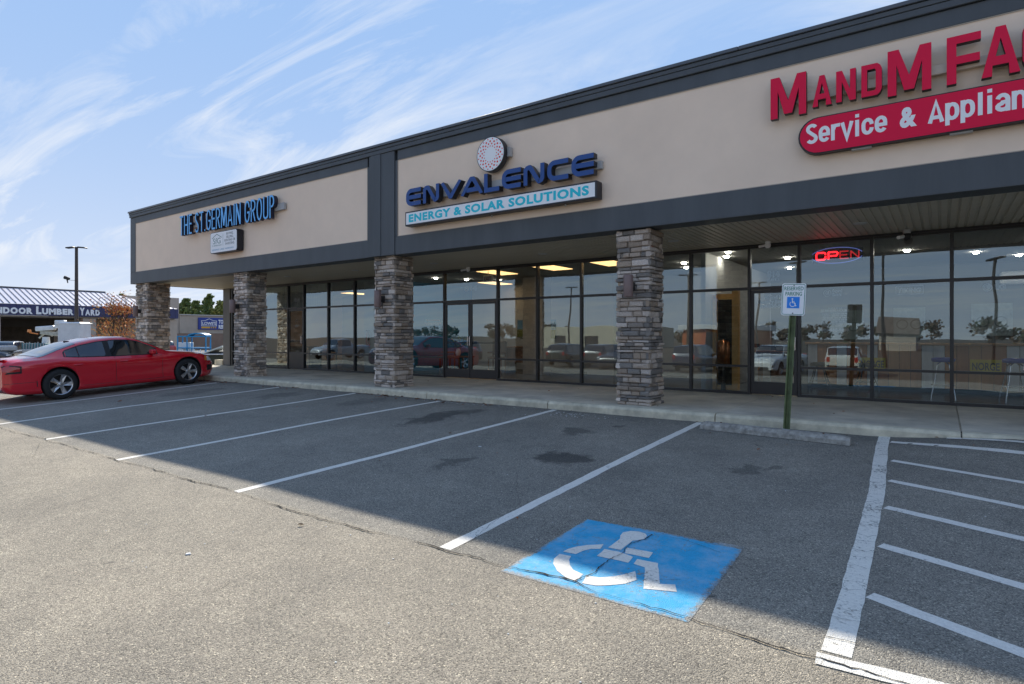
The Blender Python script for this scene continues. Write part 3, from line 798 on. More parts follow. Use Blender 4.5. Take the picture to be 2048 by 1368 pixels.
# stone columns ---------------------------------------------------------------
def stone_mesh(seed, mi):
    r = random.Random(seed)
    j = lambda s: r.uniform(-s, s)
    # unit stone: x 0..1 (width), z 0..1 (height), y 0 (back) .. -1 (face)
    b = [(0, 0, 0), (1, 0, 0), (1, 0, 1), (0, 0, 1)]
    m_ = [(0+j(.01), -.66+j(.08), j(.06)), (1+j(.01), -.66+j(.08), j(.06)), (1+j(.01), -.66+j(.08), 1+j(.06)), (j(.01), -.66+j(.08), 1+j(.06))]
    f = [(.03+r.random()*.04, -1+r.random()*.16, .10+r.random()*.08), (.97-r.random()*.04, -1+r.random()*.16, .10+r.random()*.08),
         (.97-r.random()*.04, -1+r.random()*.16, .90-r.random()*.08), (.03+r.random()*.04, -1+r.random()*.16, .90-r.random()*.08)]
    c = [(.5+j(.2), -0.90-.16*r.random(), .5+j(.25))]
    vs = b+m_+f+c
    fs = [(i, (i+1) % 4, 4+(i+1) % 4, 4+i) for i in range(4)]+[(4+i, 4+(i+1) % 4, 8+(i+1) % 4, 8+i) for i in range(4)]+[(8+i, 8+(i+1) % 4, 12) for i in range(4)]
    me = bpy.data.meshes.new('stone'); me.from_pydata(vs, [], fs); me.materials.append(M_ST[mi])
    return me, vs, fs
STM = [[stone_mesh(i*31+k, i) for k in range(4)] for i in range(len(M_ST))]
def column(X0, X1, Y0, Y1, seed, individual=True, lampx=None):
    r = random.Random(seed)
    col = MB().box(X0+.05, X1-.05, Y0+.05, Y1-.05, -.02, 3.07).build('column', M['grout'], B)
    joined = MB(); cnt = 0
    def place(face, u0, u1, z0, z1, visible):
        nonlocal cnt
        dep = .05+.055*r.random()
        mi = r.choices(range(9), (3, 2.2, 2, 2.4, 2, 1.6, 2, 1.8, 2.2))[0]; me, vs, fs = STM[mi][r.randrange(4)]
        w = u1-u0; h = z1-z0
        if face == 'F': T = Matrix.Translation((u0, Y0+.06, z0)) @ Matrix.Diagonal((w, dep, h, 1))
        elif face == 'R': T = Matrix.Translation((X1-.06, u0, z0)) @ Matrix.Rotation(PI/2, 4, 'Z') @ Matrix.Diagonal((w, dep, h, 1))
        elif face == 'B': T = Matrix.Translation((u1, Y1-.06, z0)) @ Matrix.Rotation(PI, 4, 'Z') @ Matrix.Diagonal((w, dep, h, 1))
        else: T = Matrix.Translation((X0+.06, u1, z0)) @ Matrix.Rotation(-PI/2, 4, 'Z') @ Matrix.Diagonal((w, dep, h, 1))
        if visible and individual:
            o = bpy.data.objects.new('stone', me); COL.objects.link(o); o.parent = col; o.matrix_basis = T
            cnt += 1
        else:
            joined.add([tuple(T @ Vector(v)) for v in vs], fs, mi)
    for face, a, b in (('F', X0, X1), ('R', Y0, Y1), ('B', X0, X1), ('L', Y0, Y1)):
        z = 0.0; k = 0
        rr = random.Random(seed*7+1)   # same course heights on every face
        while z < 3.05:
            h = min(rr.choice((.048, .058, .066, .075, .088, .10, .115)), 3.065-z)
            if h < .03: break
            u = a-(.02 if k % 2 else 0); k += 1
            end = b+(.02 if k % 2 else 0)
            while u < end-.01:
                w = r.uniform(.10, .32)
                if end-(u+w) < .09: w = end-u
                place(face, u+.003, u+w-.003, z+.003, z+h-.003, face in 'FR')
                u += w
            z += h
    if joined.v:
        o = joined.build('stone_facing', M_ST, col); o['kind'] = 'stuff'
    return col
column(-4.66, -4.06, 9.70, 10.28, 3)
column(-10.96, -10.30, 9.70, 10.30, 5)
column(-17.10, -16.42, 9.70, 10.30, 8, individual=False)
column(-23.62, -22.75, 9.70, 10.45, 9, individual=False)
column(1.62, 2.22, 9.70, 10.28, 12, individual=False)
# wall lamps on the columns
def sconce(x, label, z=2.06):
    t = thing('wall_lamp', label, 'wall lamp', (x, 9.6, z), 'wall lamps on the stone columns')
    Mx = Matrix.Translation((x, 9.50, 0))
    mb = MB()
    mb.lathe([(.0, z-.19), (.078, z-.19), (.082, z-.18), (.082, z+.18), (.078, z+.19), (.0, z+.19)], Mx, 20)
    mb.build('lamp_shade', M['sconce'], t)
    MB().box(x-.05, x+.05, 9.575, 9.68, z-.07, z+.07).build('wall_plate', M['bronze'], t)
M['sconce'] = mat('mauve_bronze_metal', (.20, .135, .12), .45, .1, 6)
sconce(-4.36, 'mauve brown cylinder wall lamp on the nearest stone column')
sconce(-10.64, 'mauve brown cylinder wall lamp on the stone column below the fascia pilaster')
sconce(-16.86, 'mauve brown wall lamp on the stone column just right of the red car')
sconce(-23.2, 'dark cylinder wall lamp on the stone column behind the red car')

# ------------------------------------------------------------------ SIGNS
def letter_part(mb, sign, mats): return mb.build('letter', mats, sign)
RS = [(0.5, .04)]
M['env_face'] = mat('navy_blue_letter_face', (.030, .085, .27), .45, spec=.3)
M['env_side'] = mat('dark_letter_return', (.016, .016, .022), .4)
def env_glyph(ch, w, h, t):
    r_ = h*.30; a = t/2
    if ch in 'EC':
        base = [(w, h-a)] + [(r_+a, h-a)] + arc(r_+a, h-a-r_, r_, r_, 90, 180, 6) + arc(r_+a, a+r_, r_, r_, 180, 270, 6) + [(w, a)]
        out = [base]
        if ch == 'E': out.append([(a*2.0, h/2), (w, h/2)])
        return out
    if ch == 'N': return [[(a, 0), (a, h-a-.04), (a+.03, h-a-.01), (a+.07, h-a), (w*.30, h-a), (w*.36, h-a-.03), (w*.68, a+.03), (w*.74, a), (w-a-.07, a), (w-a-.02, a+.02), (w-a, a+.06), (w-a, h)]]
    if ch == 'V': return [[(a, h), (w*.42, a+.06), (w*.47, a+.01), (w*.54, a+.01), (w*.60, a+.06), (w-a*.2, h)]]
    if ch == 'A': return [[(a*.6, 0), (w*.40, h-a-.04), (w*.46, h-a), (w*.56, h-a), (w*.62, h-a-.04), (w-a*.6, 0)], [(w*.25, h*.30), (w*.80, h*.30)]]
    if ch == 'L': return [[(a, h), (a, a), (w, a)]]
    return []
S1 = thing('shop_sign', 'large navy blue raised letters under a white round emblem with red dots', 'sign', (-7.3, 9.6, 4.0))
ENV = [('E', -9.59, -8.98), ('N', -8.93, -8.40), ('V', -8.37, -7.80), ('A', -7.86, -7.29), ('L', -7.24, -6.82), ('E', -6.80, -6.24), ('N', -6.19, -5.78+.0), ('C', -5.73+.0, -5.34), ('E', -5.31, -4.96)]
# measured letter bounds in the photograph, left to right (world metres on the letter faces)
ENV = [('E', -9.59, -9.06), ('N', -9.02, -8.45), ('V', -8.44, -7.84), ('A', -7.93, -7.34), ('L', -7.30, -6.86), ('E', -6.83, -6.33), ('N', -6.29, -5.76), ('C', -5.72, -5.34+.08), ('E', -5.22-.02, -4.96+.22)]
tot0, tot1 = -9.59, -4.96
wid = {'E': 1.0, 'N': 1.04, 'V': 1.12, 'A': 1.14, 'L': .84, 'C': 1.0}
seq = 'ENVALENCE'; gaps = .065; W = sum(wid[c] for c in seq); k = (tot1-tot0-gaps*8)/W
x = tot0
for idx, c in enumerate(seq):
    w = wid[c]*k
    ex = .05 if c in 'VA' else 0
    mb = MB()
    for q, st in enumerate(env_glyph(c, w+ex, .375, .088)):
        ribbon(mb, st, .088, 9.38+q*.003, 9.52, x-ex/2, 4.045, clampz=(0, .375))
    mb.build('letter', [M['env_face'], M['env_side']], S1); x += w+gaps
MB().bbox(-9.2, -4.88, 9.521, 9.60, 4.16, 4.30, .004).build('raceway', M['silver'], S1)
# emblem
mb = MB(); mb.cyl((-7.26, 9.53, 4.80), (-7.26, 9.40, 4.80), .345, n=48, mi=1); mb.build('emblem_box', [M['env_side'], M['env_side']], S1)
mb = MB(); mb.cyl((-7.26, 9.3995, 4.80), (-7.26, 9.394, 4.80), .328, n=48); mb.build('emblem_face', M['sign_white'], S1)
mb = MB()
dotm = mat('coral_dot_print', (.80, .03, .015), .4)
for ring in range(4):
    rr = .158+ring*.047; n = 16
    for i in range(n):
        a = 2*PI*(i+.5*(ring % 2))/n
        s_ = (.013, .0185, .0205, .0145)[ring]
        cx_, cz_ = -7.26+rr*math.cos(a), 4.80+rr*math.sin(a)
        vs = [(cx_+s_*math.cos(t), 9.3925, cz_+s_*math.sin(t)) for t in [PI/4*q for q in range(8)]]
        mb.add(vs, [tuple(range(8))])
mb.build('emblem_dots', dotm, S1, recalc=False)
MB().bbox(-7.0, -6.86, 9.50, 9.60, 4.72, 4.90, .004).build('bracket', M['silver'], S1)
# energy box
S2 = thing('light_box_sign', 'long white box sign with turquoise lettering below the navy blue letters', 'sign', (-7.3, 9.6, 3.7))
MB().bbox(-9.62, -4.90, 9.38, 9.585, 3.615, 3.925, .006).build('sign_box', M['env_side'], S2)
bx = box_obj('sign_face', M['sign_white'], S2, -9.585, -4.935, 9.376, 9.3795, 3.645, 3.895)
text_fit('lettering', 'ENERGY & SOLAR SOLUTIONS', mat('turquoise_print', (.0, .56, .68), .5), -9.50, -5.05, 3.685, 3.86, 9.3755, S2, .0015, bold=.045, space=1.12)
for x in (-9.1, -7.3, -5.6): MB().cyl((x, 9.50, 3.615), (x, 9.50, 3.575), .015, n=8).build('conduit', M['silver'], S2)

# narrow gothic letters
def gothic(ch, w, h, t):
    a = t/2; w_ = w-a; c = w/2
    G = {
    'T': [[(0, h-a), (w, h-a)], [(c, h), (c, 0)]],
    'H': [[(a, 0), (a, h)], [(w_, 0), (w_, h)], [(a, h/2), (w_, h/2)]],
    'E': [[(w, h-a), (a, h-a), (a, a), (w, a)], [(a, h*.52), (w*.9, h*.52)]],
    'N': [[(a, 0), (a, h), (w_, 0), (w_, h)]],
    'M': [[(a, 0), (a, h), (c, h*.22), (w_, h), (w_, 0)]],
    'A': [[(a*.6, 0), (c, h*1.0), (w-a*.6, 0)], [(w*.2, h*.28), (w*.8, h*.28)]],
    'I': [[(c, 0), (c, h)]],
    'U': [[(a, h), (a, w*.45)] + arc(c, w*.45, w/2-a, w*.45-a, 180, 360, 8) + [(w_, h)]],
    'P': [[(a, 0), (a, h-a), (w*.45, h-a)] + arc(w*.45, h*.73, w*.55-a, h*.27-a, 90, -90, 8) + [(a, h*.46+a)]],
    'R': [[(a, 0), (a, h-a), (w*.45, h-a)] + arc(w*.45, h*.73, w*.55-a, h*.27-a, 90, -90, 8) + [(a, h*.46+a)], [(w*.45, h*.48), (w_, 0)]],
    'D': [[(a, a), (a, h-a), (w*.45, h-a)] + arc(w*.45, h*.70, w*.55-a, h*.30-a, 90, 0, 6) + arc(w*.45, h*.30, w*.55-a, h*.30-a, 0, -90, 6) + [(a, a)]],
    'O': [arc(c, h*.5, w/2-a, h/2-a, 0, 360, 24)],
    'G': [arc(c, h*.62, w/2-a, h*.38-a, 10, 180, 9) + arc(c, h*.36, w/2-a, h*.36-a, 180, 360, 9) + [(w_, h*.46), (c, h*.46)]],
    'C': [arc(c, h*.62, w/2-a, h*.38-a, 10, 180, 9) + arc(c, h*.36, w/2-a, h*.36-a, 180, 350, 9)],
    'S': [arc(c, h*.76, w/2-a, h*.24-a, 20, 215, 10) + arc(c, h*.26, w/2-a, h*.26-a, 35, -160, 10)],
    'B': [[(a, a), (a, h-a), (w*.45, h-a)] + arc(w*.45, h*.75, w*.5-a, h*.25-a, 90, -90, 6) + [(a, h*.5)], [(w*.45, h*.5)] + arc(w*.45, h*.27, w*.55-a, h*.27-a, 90, -90, 6) + [(a, a)]],
    'L': [[(a, h), (a, a), (w, a)]],
    'Y': [[(0, h), (c, h*.45), (w, h)], [(c, h*.5), (c, 0)]],
    '.': [[(c, 0), (c, t)]],
    }
    return G[ch]
def mm_poly(ch, w, h, t):
    c = w/2
    if ch == 'M':
        return [[(0, 0), (0, h), (t*1.25, h), (c, h*.40), (w-t*1.25, h), (w, h), (w, 0), (w-t, 0), (w-t, h*.66), (c+t*.55, h*.08), (c-t*.55, h*.08), (t, h*.66), (t, 0)]], []
    if ch == 'N':
        return [[(0, 0), (0, h), (t*1.05, h), (w-t, h*.36), (w-t, h), (w, h), (w, 0), (w-t*1.05, 0), (t, h*.64), (t, 0)]], []
    if ch == 'F':
        return [[(0, 0), (0, h), (w, h), (w, h-t), (t, h-t), (t, h*.57), (w*.97, h*.57), (w*.97, h*.57-t), (t, h*.57-t), (t, 0)]], []
    if ch == 'A':
        a = w*.13
        p = [(0, 0), (c-a, h), (c, h), (c, h*.76), (w*.37, h*.40), (c, h*.40), (c, h*.22), (w*.29, h*.22), (t*1.02, 0)]
        return [p, [(w-x_, z_) for x_, z_ in p]], []
    if ch == 'D': return [], [([(t*.5, t*.5), (t*.5, h-t*.5), (w*.72, h-t*.5), (w-t*.7, h-t*.75), (w-t*.5, h*.80), (w-t*.5, h*.20), (w-t*.7, t*.75), (w*.72, t*.5)], True)]
    if ch in 'C': return [], [([(w, h-t*.5), (w*.3, h-t*.5), (t*.7, h-t*.8), (t*.5, h*.78), (t*.5, h*.22), (t*.7, t*.8), (w*.3, t*.5), (w, t*.5)], False)]
    if ch == 'T': return [[(0, h), (w, h), (w, h-t), (c+t/2, h-t), (c+t/2, 0), (c-t/2, 0), (c-t/2, h-t), (0, h-t)]], []
    if ch == 'O': return [], [([(t*.5, h*.2), (t*.5, h*.8), (w*.28, h-t*.5), (w*.72, h-t*.5), (w-t*.5, h*.80), (w-t*.5, h*.20), (w*.72, t*.5), (w*.28, t*.5)], True)]
    return [], []
S3 = thing('shop_sign', 'tall narrow light blue raised letters on the left stucco panel', 'sign', (-17.2, 9.6, 4.4))
M['sky_face'] = mat('light_blue_letter_face', (.16, .52, .95), .45, spec=.3)
M['sky_side'] = mat('navy_letter_return', (.012, .014, .035), .45)
txt = 'THE ST.GERMAIN GROUP'
gw = {'T': .235, 'H': .25, 'E': .19, 'S': .22, '.': .07, 'G': .26, 'R': .24, 'M': .32, 'A': .26, 'I': .07, 'N': .26, 'O': .27, 'U': .25, 'P': .225, ' ': .10}
sp_ = .055
raw = sum(gw[c] for c in txt)+sp_*(len(txt)-1); k = (-14.61+19.80)/raw
x = -19.80
for c in txt:
    w = gw[c]*k
    if c != ' ':
        mb = MB()
        if c in 'MN':
            for p_ in mm_poly(c, w, .62, .050)[0]: prism(mb, p_, 9.40, 9.52, x, 4.385)
        else:
          for q, st in enumerate(gothic(c, w, .62, .052)):
            ribbon(mb, st, .052, 9.40+q*.003, 9.52, x, 4.385, closed=(c == 'O'), clampz=(0, .62))
        mb.build('letter', [M['sky_face'], M['sky_side']], S3)
    x += w+sp_*k
MB().bbox(-19.6, -14.35, 9.522, 9.60, 4.60, 4.78, .004).build('raceway', M['silver'], S3)
S4 = thing('shop_sign', 'small white rounded box sign with grey house outline below the light blue letters', 'sign', (-17.2, 9.6, 3.95))
def rrect(x0, x1, z0, z1, r_, n=5):
    return arc(x1-r_, z1-r_, r_, r_, 0, 90, n)+arc(x0+r_, z1-r_, r_, r_, 90, 180, n)+arc(x0+r_, z0+r_, r_, r_, 180, 270, n)+arc(x1-r_, z0+r_, r_, r_, 270, 360, n)
mb = MB(); prism(mb, rrect(-17.91, -16.43, 3.655, 4.285, .08), 9.40, 9.585, 0, 0, 1, 1); mb.build('sign_box', [M['env_side'], M['env_side']], S4)
mb = MB(); prism(mb, rrect(-17.89, -16.45, 3.675, 4.265, .07), 9.394, 9.3995, 0, 0, 0, 0); mb.build('sign_face', [M['sign_white']], S4)
gp = mat('grey_print', (.17, .18, .18), .5); gp2 = mat('green_grey_print', (.20, .30, .26), .5)
text_fit('lettering', 'SfG', gp2, -17.74, -17.32, 3.93, 4.10, 9.3935, S4, .001)
text_fit('lettering', 'ST. GERMAIN GROUP', gp2, -17.80, -17.26, 3.86, 3.90, 9.3935, S4, .001)
text_fit('lettering', 'BUYING,\nSELLING,\nRENTING OR\nINVESTING', gp, -17.10, -16.52, 3.86, 4.22, 9.3935, S4, .001, align='CENTER', bold=.01)
text_fit('lettering', 'SERVING LAKE NORMAN', mat('blue_print', (.15, .35, .5), .5), -17.80, -16.62, 3.73, 3.78, 9.3935, S4, .001)
mb = MB(); ribbon(mb, [(-17.80, 4.10), (-17.53, 4.22), (-17.26, 4.10)], .018, 9.391, 9.3935, 0, 0, mi_face=0, mi_side=0); mb.box(-17.19, -17.182, 9.391, 9.3935, 3.85, 4.2)
mb.build('house_outline', gp2, S4)

# M AND M FACTORY
S5 = thing('shop_sign', 'large crimson block letters at the right end of the fascia', 'sign', (.2, 9.6, 4.7))
M['crim'] = mat('crimson_letter_face', (.80, .010, .06), .5, spec=.2)
M['crim_side'] = mat('dark_brown_letter_return', (.022, .012, .012), .5)
for ch, x0, x1, z0, z1, t in [('M', -2.06, -1.58, 4.40, 5.0, .098), ('A', -1.50, -1.255, 4.46, 4.89, .072), ('N', -1.20, -.96, 4.46, 4.89, .07), ('D', -.895, -.655, 4.46, 4.89, .07),
                              ('M', -.59, -.11, 4.40, 5.0, .10), ('F', .05, .395, 4.40, 5.0, .10), ('A', .40, .77, 4.40, 5.0, .10), ('C', .79, 1.17, 4.40, 5.0, .10),
                              ('T', 1.22, 1.55, 4.40, 5.0, .10), ('O', 1.6, 2.0, 4.40, 5.0, .10)]:
    polys, ribs = mm_poly(ch, x1-x0, z1-z0, t); mb = MB()
    for p in polys: prism(mb, p, 9.44, 9.535, x0, z0)
    for p, cl_ in ribs: ribbon(mb, p, t, 9.44, 9.535, x0, z0, closed=cl_, clampz=(0, z1-z0))
    o = mb.build('letter', [M['crim'], M['crim_side']], S5)
MB().bbox(-1.95, 2.2, 9.536, 9.60, 4.60, 4.72, .004).build('raceway', mat('beige_raceway', (.72, .58, .46), .6), S5)
S6 = thing('light_box_sign', 'crimson rounded box sign with white Service & Appliance lettering', 'sign', (.2, 9.6, 4.05))
mb = MB(); prism(mb, arc(-1.43, 4.06, .26, .26, 90, 270, 12)+[(3.2, 3.80), (3.2, 4.32)], 9.47, 9.585, 0, 0, 1, 1); mb.build('sign_box', [M['crim_side'], M['crim_side']], S6)
mb = MB(); prism(mb, arc(-1.42, 4.06, .245, .245, 90, 270, 12)+[(3.19, 3.815), (3.19, 4.305)], 9.464, 9.4695, 0, 0, 0, 0); mb.build('sign_face', M['crim'], S6)
def heavy(ch, w, t, H=.285, X=.225, D=.06):
    a = t/2; c = w/2; q = w-a
    o = lambda h, b=0: arc(c, b+h/2, c-a, h/2-a, 0, 360, 20)
    return {
    'S': [arc(c, H*.74, c-a, H*.26-a, 25, 90, 4)+[(c, H-a)]+arc(c, H*.74, c-a, H*.26-a, 90, 215, 7)+arc(c, H*.26, c-a, H*.26-a, 35, -90, 7)+arc(c, H*.26, c-a, H*.26-a, -90, -155, 4)],
    'A': [[(a*.8, 0), (c, H), (w-a*.8, 0)], [(w*.25, H*.24), (w*.75, H*.24)]],
    'e': [arc(c, X*.62, c-a, X*.38-a, 0, 180, 9)+arc(c, X*.38, c-a, X*.38-a, 180, 330, 9), [(a, X*.47), (w, X*.47)], [(q, X*.42), (q, X*.62)]],
    'r': [[(a, 0), (a, X)], [(a, X*.62), (a+t*.5, X-a), (w, X-a*.9)]],
    'v': [[(a*.6, X), (c, 0), (w-a*.6, X)]],
    'i': [[(c, 0), (c, X)], [(c, H-t*.55), (c, H+.02)]],
    'c': [arc(c, X*.60, c-a, X*.40-a, 0, 180, 9)+arc(c, X*.40, c-a, X*.40-a, 180, 360, 9)],
    'p': [[(a, -D), (a, X)], arc(c, X*.58, c-a, X*.42-a, 175, 0, 8)+arc(c, X*.40, c-a, X*.40-a, 0, -175, 8)],
    'l': [[(c, 0), (c, H)]],
    'a': [[(q, 0), (q, X*.6)]+arc(c, X*.64, c-a, X*.36-a, 0, 165, 7), [(q, X*.52), (c, X*.50)]+arc(c, X*.27, c-a, X*.27-a, 100, 350, 8)],
    'n': [[(a, 0), (a, X)], [(a, X*.5)]+arc(c, X*.62, c-a, X*.38-a, 170, 0, 7)+[(q, 0)]],
    '&': [[(w, a*.3), (w*.22, H*.70)]+arc(w*.42, H*.80, w*.20, H*.20-a*.6, 200, -20, 8)+[(w*.24, H*.42)]+arc(w*.42, H*.27, w*.42-a, H*.27-a, 140, 300, 7)+[(w*.95, H*.48)]],
    }[ch]
def heavy_word(txt, x0, x1, zb, t=.047):
    wd = {'i': .55, 'l': .55, 'r': .78, 'A': 1.15, 'S': 1.05, '&': 1.5}
    tot = sum(wd.get(c, 1) for c in txt); sp = .012; k = (x1-x0-sp*(len(txt)-1))/tot; x = x0
    for c in txt:
        w = wd.get(c, 1)*k; mb = MB()
        for q, st in enumerate(heavy(c, w, t)): ribbon(mb, st, t, 9.4615-q*.0006, 9.4635, x, zb, mi_side=0, clampz=(-.07, .31))
        mb.build('letter', M['sign_white'], S6); x += w+sp
heavy_word('Service', -1.585, -.595, 3.95); text_fit('letter', '&', M['sign_white'], -.455, -.265, 3.955, 4.225, 9.4635, S6, .0015, bold=.045); heavy_word('Appliance', -.145, 1.15, 3.955)
heavy_word('Parts', 1.3, 1.9, 3.955) if False else None
for x in (-.9, .2, 1.4): MB().bbox(x-.12, x+.12, 9.50, 9.57, 3.78, 3.80, .003).build('bracket', M['silver'], S6)

# ------------------------------------------------------------------ lettering on the glass
GY = YS+.056
vin = mat('white_vinyl', (.86, .87, .88), .6)
def wt(txt, x0, x1, z0, z1, bold=.0, m=vin, **kw): return text_fit('window_lettering', txt, m, x0, x1, z0, z1, GY, B, .0015, bold=bold+.035, **kw)
wt('814', -10.89, -10.43, 2.44, 2.60, .02, m=mat('faint_vinyl', (.55, .57, .60), .6))
wt('814', -2.88, -2.64, 2.375, 2.52, .02); wt('SUITE 2', -2.87, -2.65, 2.31, 2.36, .02)
wt('814', -18.82, -18.50, 2.40, 2.55, .02)
wt('General\nElectric', -1.71, -1.54, 1.96, 2.09, .02)
mb = MB(); ribbon(mb, arc(-1.79, 2.025, .062, .062, 0, 360, 24), .008, GY-.0015, GY, 0, 0, closed=True, mi_side=0); mb.build('window_lettering', vin, B)
wt('GE', -1.825, -1.755, 1.99, 2.06, .01)
mb = MB(); ribbon(mb, [(-.675, 1.955), (-.675, 2.10), (-.27, 2.10), (-.27, 1.955)], .012, GY-.0015, GY, 0, 0, closed=True, mi_side=0); mb.build('window_lettering', vin, B)
wt('V', -.65, -.585, 1.985, 2.075, .03); wt('IKING', -.58, -.30, 1.985, 2.065, .03)
wt('LG', .71, .87, 1.98, 2.07, .03)
mb = MB(); mb.cyl((.625, GY, 2.025), (.625, GY-.0015, 2.025), .066, n=24); mb.build('window_lettering', vin, B)
gpn = mat('logo_cutout', (.12, .16, .2), .6)
mb = MB(); ribbon(mb, arc(.625, 2.025, .048, .048, 80, 360, 20), .008, GY-.0035, GY-.002, 0, 0, mi_side=0); mb.box(.600, .608, GY-.0035, GY-.002, 2.0, 2.05); mb.box(.608, .625, GY-.0035, GY-.002, 2.0, 2.007); mb.build('window_lettering', gpn, B)
wt('BUSINESS HOURS', -1.90, -1.42, 1.655, 1.71, .03)
wt('MONDAY      8:00 AM  5:00 PM\nTUESDAY     8:00 AM  5:00 PM\nWEDNESDAY   8:00 AM  5:00 PM\nTHURSDAY    8:00 AM  5:00 PM\nFRIDAY      8:00 AM  5:00 PM\nSATURDAY         CLOSED\nSUNDAY           CLOSED', -1.89, -1.43, 1.38, 1.64, .01)
wt('704-550-9459', -1.90, -1.42, 1.285, 1.345, .03)
wt('24 HOUR SERVICE', -1.78, -1.54, 1.72, 1.745, .01)
wt('M and M\nFactory Service\n704-550-9459', -3.05, -2.45, 1.76, 2.02, .03, align='CENTER')
wt('Thank You For Not Smoking', -12.38, -11.82, 1.625, 1.675, .03)
wt('These Premises Are Protected\nBy Surveillance Cameras', -12.42, -11.78, 1.49, 1.585, .03, align='CENTER')
mb = MB(); ribbon(mb, arc(-18.69, 1.66, .06, .06, -30, 270, 16), .012, GY-.0015, GY, 0, 0, mi_side=0); ribbon(mb, [(-18.78, 1.70), (-18.69, 1.78), (-18.60, 1.70)], .012, GY-.0035, GY-.002, 0, 0, mi_side=0); mb.build('window_lettering', vin, B)
wt('ST. GERMAIN\nGROUP', -18.86, -18.52, 1.50, 1.58, .01, align='CENTER')

# red neon sign in the right shop
NE = thing('neon_sign', 'glowing red neon OPEN sign hanging behind the shop glass below the soffit', 'neon sign', (-1.66, 13.0, 2.75))
red = mat('red_neon_tube', (.9, .02, .02), .4, emit=(1.0, .012, .02), estr=1.9)
dimr = mat('dim_red_neon_tube', (.5, .02, .03), .4, emit=(1.0, .03, .04), estr=.22)
blu = mat('dim_blue_neon_tube', (.1, .12, .4), .4, emit=(.12, .16, .5), estr=.35)
def n3(pts, r_, m, nm='neon_tube'): mb = MB(); mb.tube([(x, 12.97, z) for x, z in pts], r_, 6); mb.build(nm, m, NE)
zz = 2.68; hh = .135; 
n3(rrect(-1.99, -1.83, zz, zz+hh, .04)+[(-1.83, zz+hh/2)], .015, red)
n3([(-1.78, zz), (-1.78, zz+hh), (-1.64, zz+hh), (-1.62, zz+hh*.8), (-1.64, zz+hh*.45), (-1.78, zz+hh*.45)], .015, red)
n3([(-1.44, zz+hh), (-1.58, zz+hh), (-1.58, zz), (-1.44, zz)], .012, dimr); n3([(-1.58, zz+hh/2), (-1.46, zz+hh/2)], .012, dimr)
n3([(-1.40, zz), (-1.40, zz+hh), (-1.27, zz), (-1.27, zz+hh)], .012, dimr)
n3(arc(-1.64, zz+hh/2, .44, .15, 15, 165, 16), .007, blu); n3(arc(-1.64, zz+hh/2, .44, .15, 195, 345, 16), .007, blu)
MB().box(-2.06, -1.2, 12.995, 13.005, zz-.06, zz+hh+.06).build('backing_board', M['black'], NE)
for x in (-1.95, -1.3): MB().cyl((x, 13.0, zz+.2), (x, 13.0, 3.01), .003, n=6).build('chain', M['silver'], NE)

# security cameras and exit sign
def seccam(x, z, label, s=1.0):
    t = thing('security_camera', label, 'security camera', (x, 12.6, z), 'security cameras under the canopy')
    MB().cyl((x, 12.6, z+.06), (x, 12.6, 3.068), .045*s, .055*s, n=14).build('mount', M['sign_white'] if s <= 1 else M['silver'], t)
    mb = MB(); mb.lathe([(0, -.055*s), (.03*s, -.05*s), (.05*s, -.025*s), (.055*s, 0), (.055*s, .03*s), (.03*s, .055*s)], Matrix.Translation((x, 12.6, z+.02)), 16); mb.build('dome', M['black'] if s > 1 else M['sign_white'], t)
    MB().cyl((x-.05, 12.56, z+.02), (x-.12, 12.44, z-.01), .025*s, n=10).build('lens_barrel', M['sign_white'], t)
seccam(-2.80, 2.97, 'white twin security camera under the canopy above the right shop door')
seccam(-.50, 2.93, 'dark dome security camera under the canopy above the third pane right of the neon sign', 1.25)
seccam(-10.5, 2.98, 'white security camera under the canopy above the double doors')
EX = thing('exit_sign', 'small pale exit sign hanging inside above the double doors', 'exit sign', (-10.3, 13.2, 2.8))
MB().bbox(-10.45, -10.13, 13.2, 13.24, 2.70, 2.88, .006).build('sign_box', M['sign_white'], EX)
MB().cyl((-10.29, 13.22, 2.88), (-10.29, 13.22, 3.01), .01, n=6).build('stem', M['silver'], EX)
text_fit('lettering', 'EXIT', M['tail_red'], -10.41, -10.17, 2.735, 2.845, 13.199, EX, .001, bold=.02)

# ------------------------------------------------------------------ parking sign and wheel stop
PS = thing('parking_sign', 'white RESERVED PARKING sign with blue wheelchair square on a green steel post', 'parking sign', (-1.80, 9.22, -.15))
grn = mat('green_painted_post', (.11, .14, .055), .6, .35, 9, .3, 60)
lean = Matrix.Translation((-1.80, 9.22, -.2)) @ Matrix.Rotation(math.radians(2.6), 4, 'Y') @ Matrix.Rotation(math.radians(-1.5), 4, 'X')
mb = MB()
# u-channel post
ch = [(-.045, -.018), (-.028, -.018), (-.020, .018), (.020, .018), (.028, -.018), (.045, -.018), (.045, -.012), (.033, -.012), (.024, .024), (-.024, .024), (-.033, -.012), (-.045, -.012)]
n = len(ch); vs = [tuple(lean @ Vector((x, y, z))) for z in (0, 2.13) for x, y in ch]
mb.add(vs, [(i, (i+1) % n, n+(i+1) % n, n+i) for i in range(n)]); mb.add(vs, [tuple(range(n)), tuple(range(n, 2*n))]); mb.build('post', grn, PS)
def onpost(mb): mb.v = [tuple(lean @ Vector(v)) for v in mb.v]; return mb
def plate(poly, y0, y1): m_ = MB(); prism(m_, poly, y0, y1, 0, 0, 0, 0); return onpost(m_)
zt = 2.155; zb = zt-.455
plate(rrect(-.157, .157, zb, zt, .03), -.024, -.019).build('sign_plate', M['sign_white'], PS)
gr = mat('green_sign_print', (.02, .22, .14), .5)
mb = MB(); ribbon(mb, rrect(-.143, .143, zb+.014, zt-.014, .024), .007, -.0262, -.0242, 0, 0, closed=True, mi_side=0); onpost(mb).build('sign_border', gr, PS)
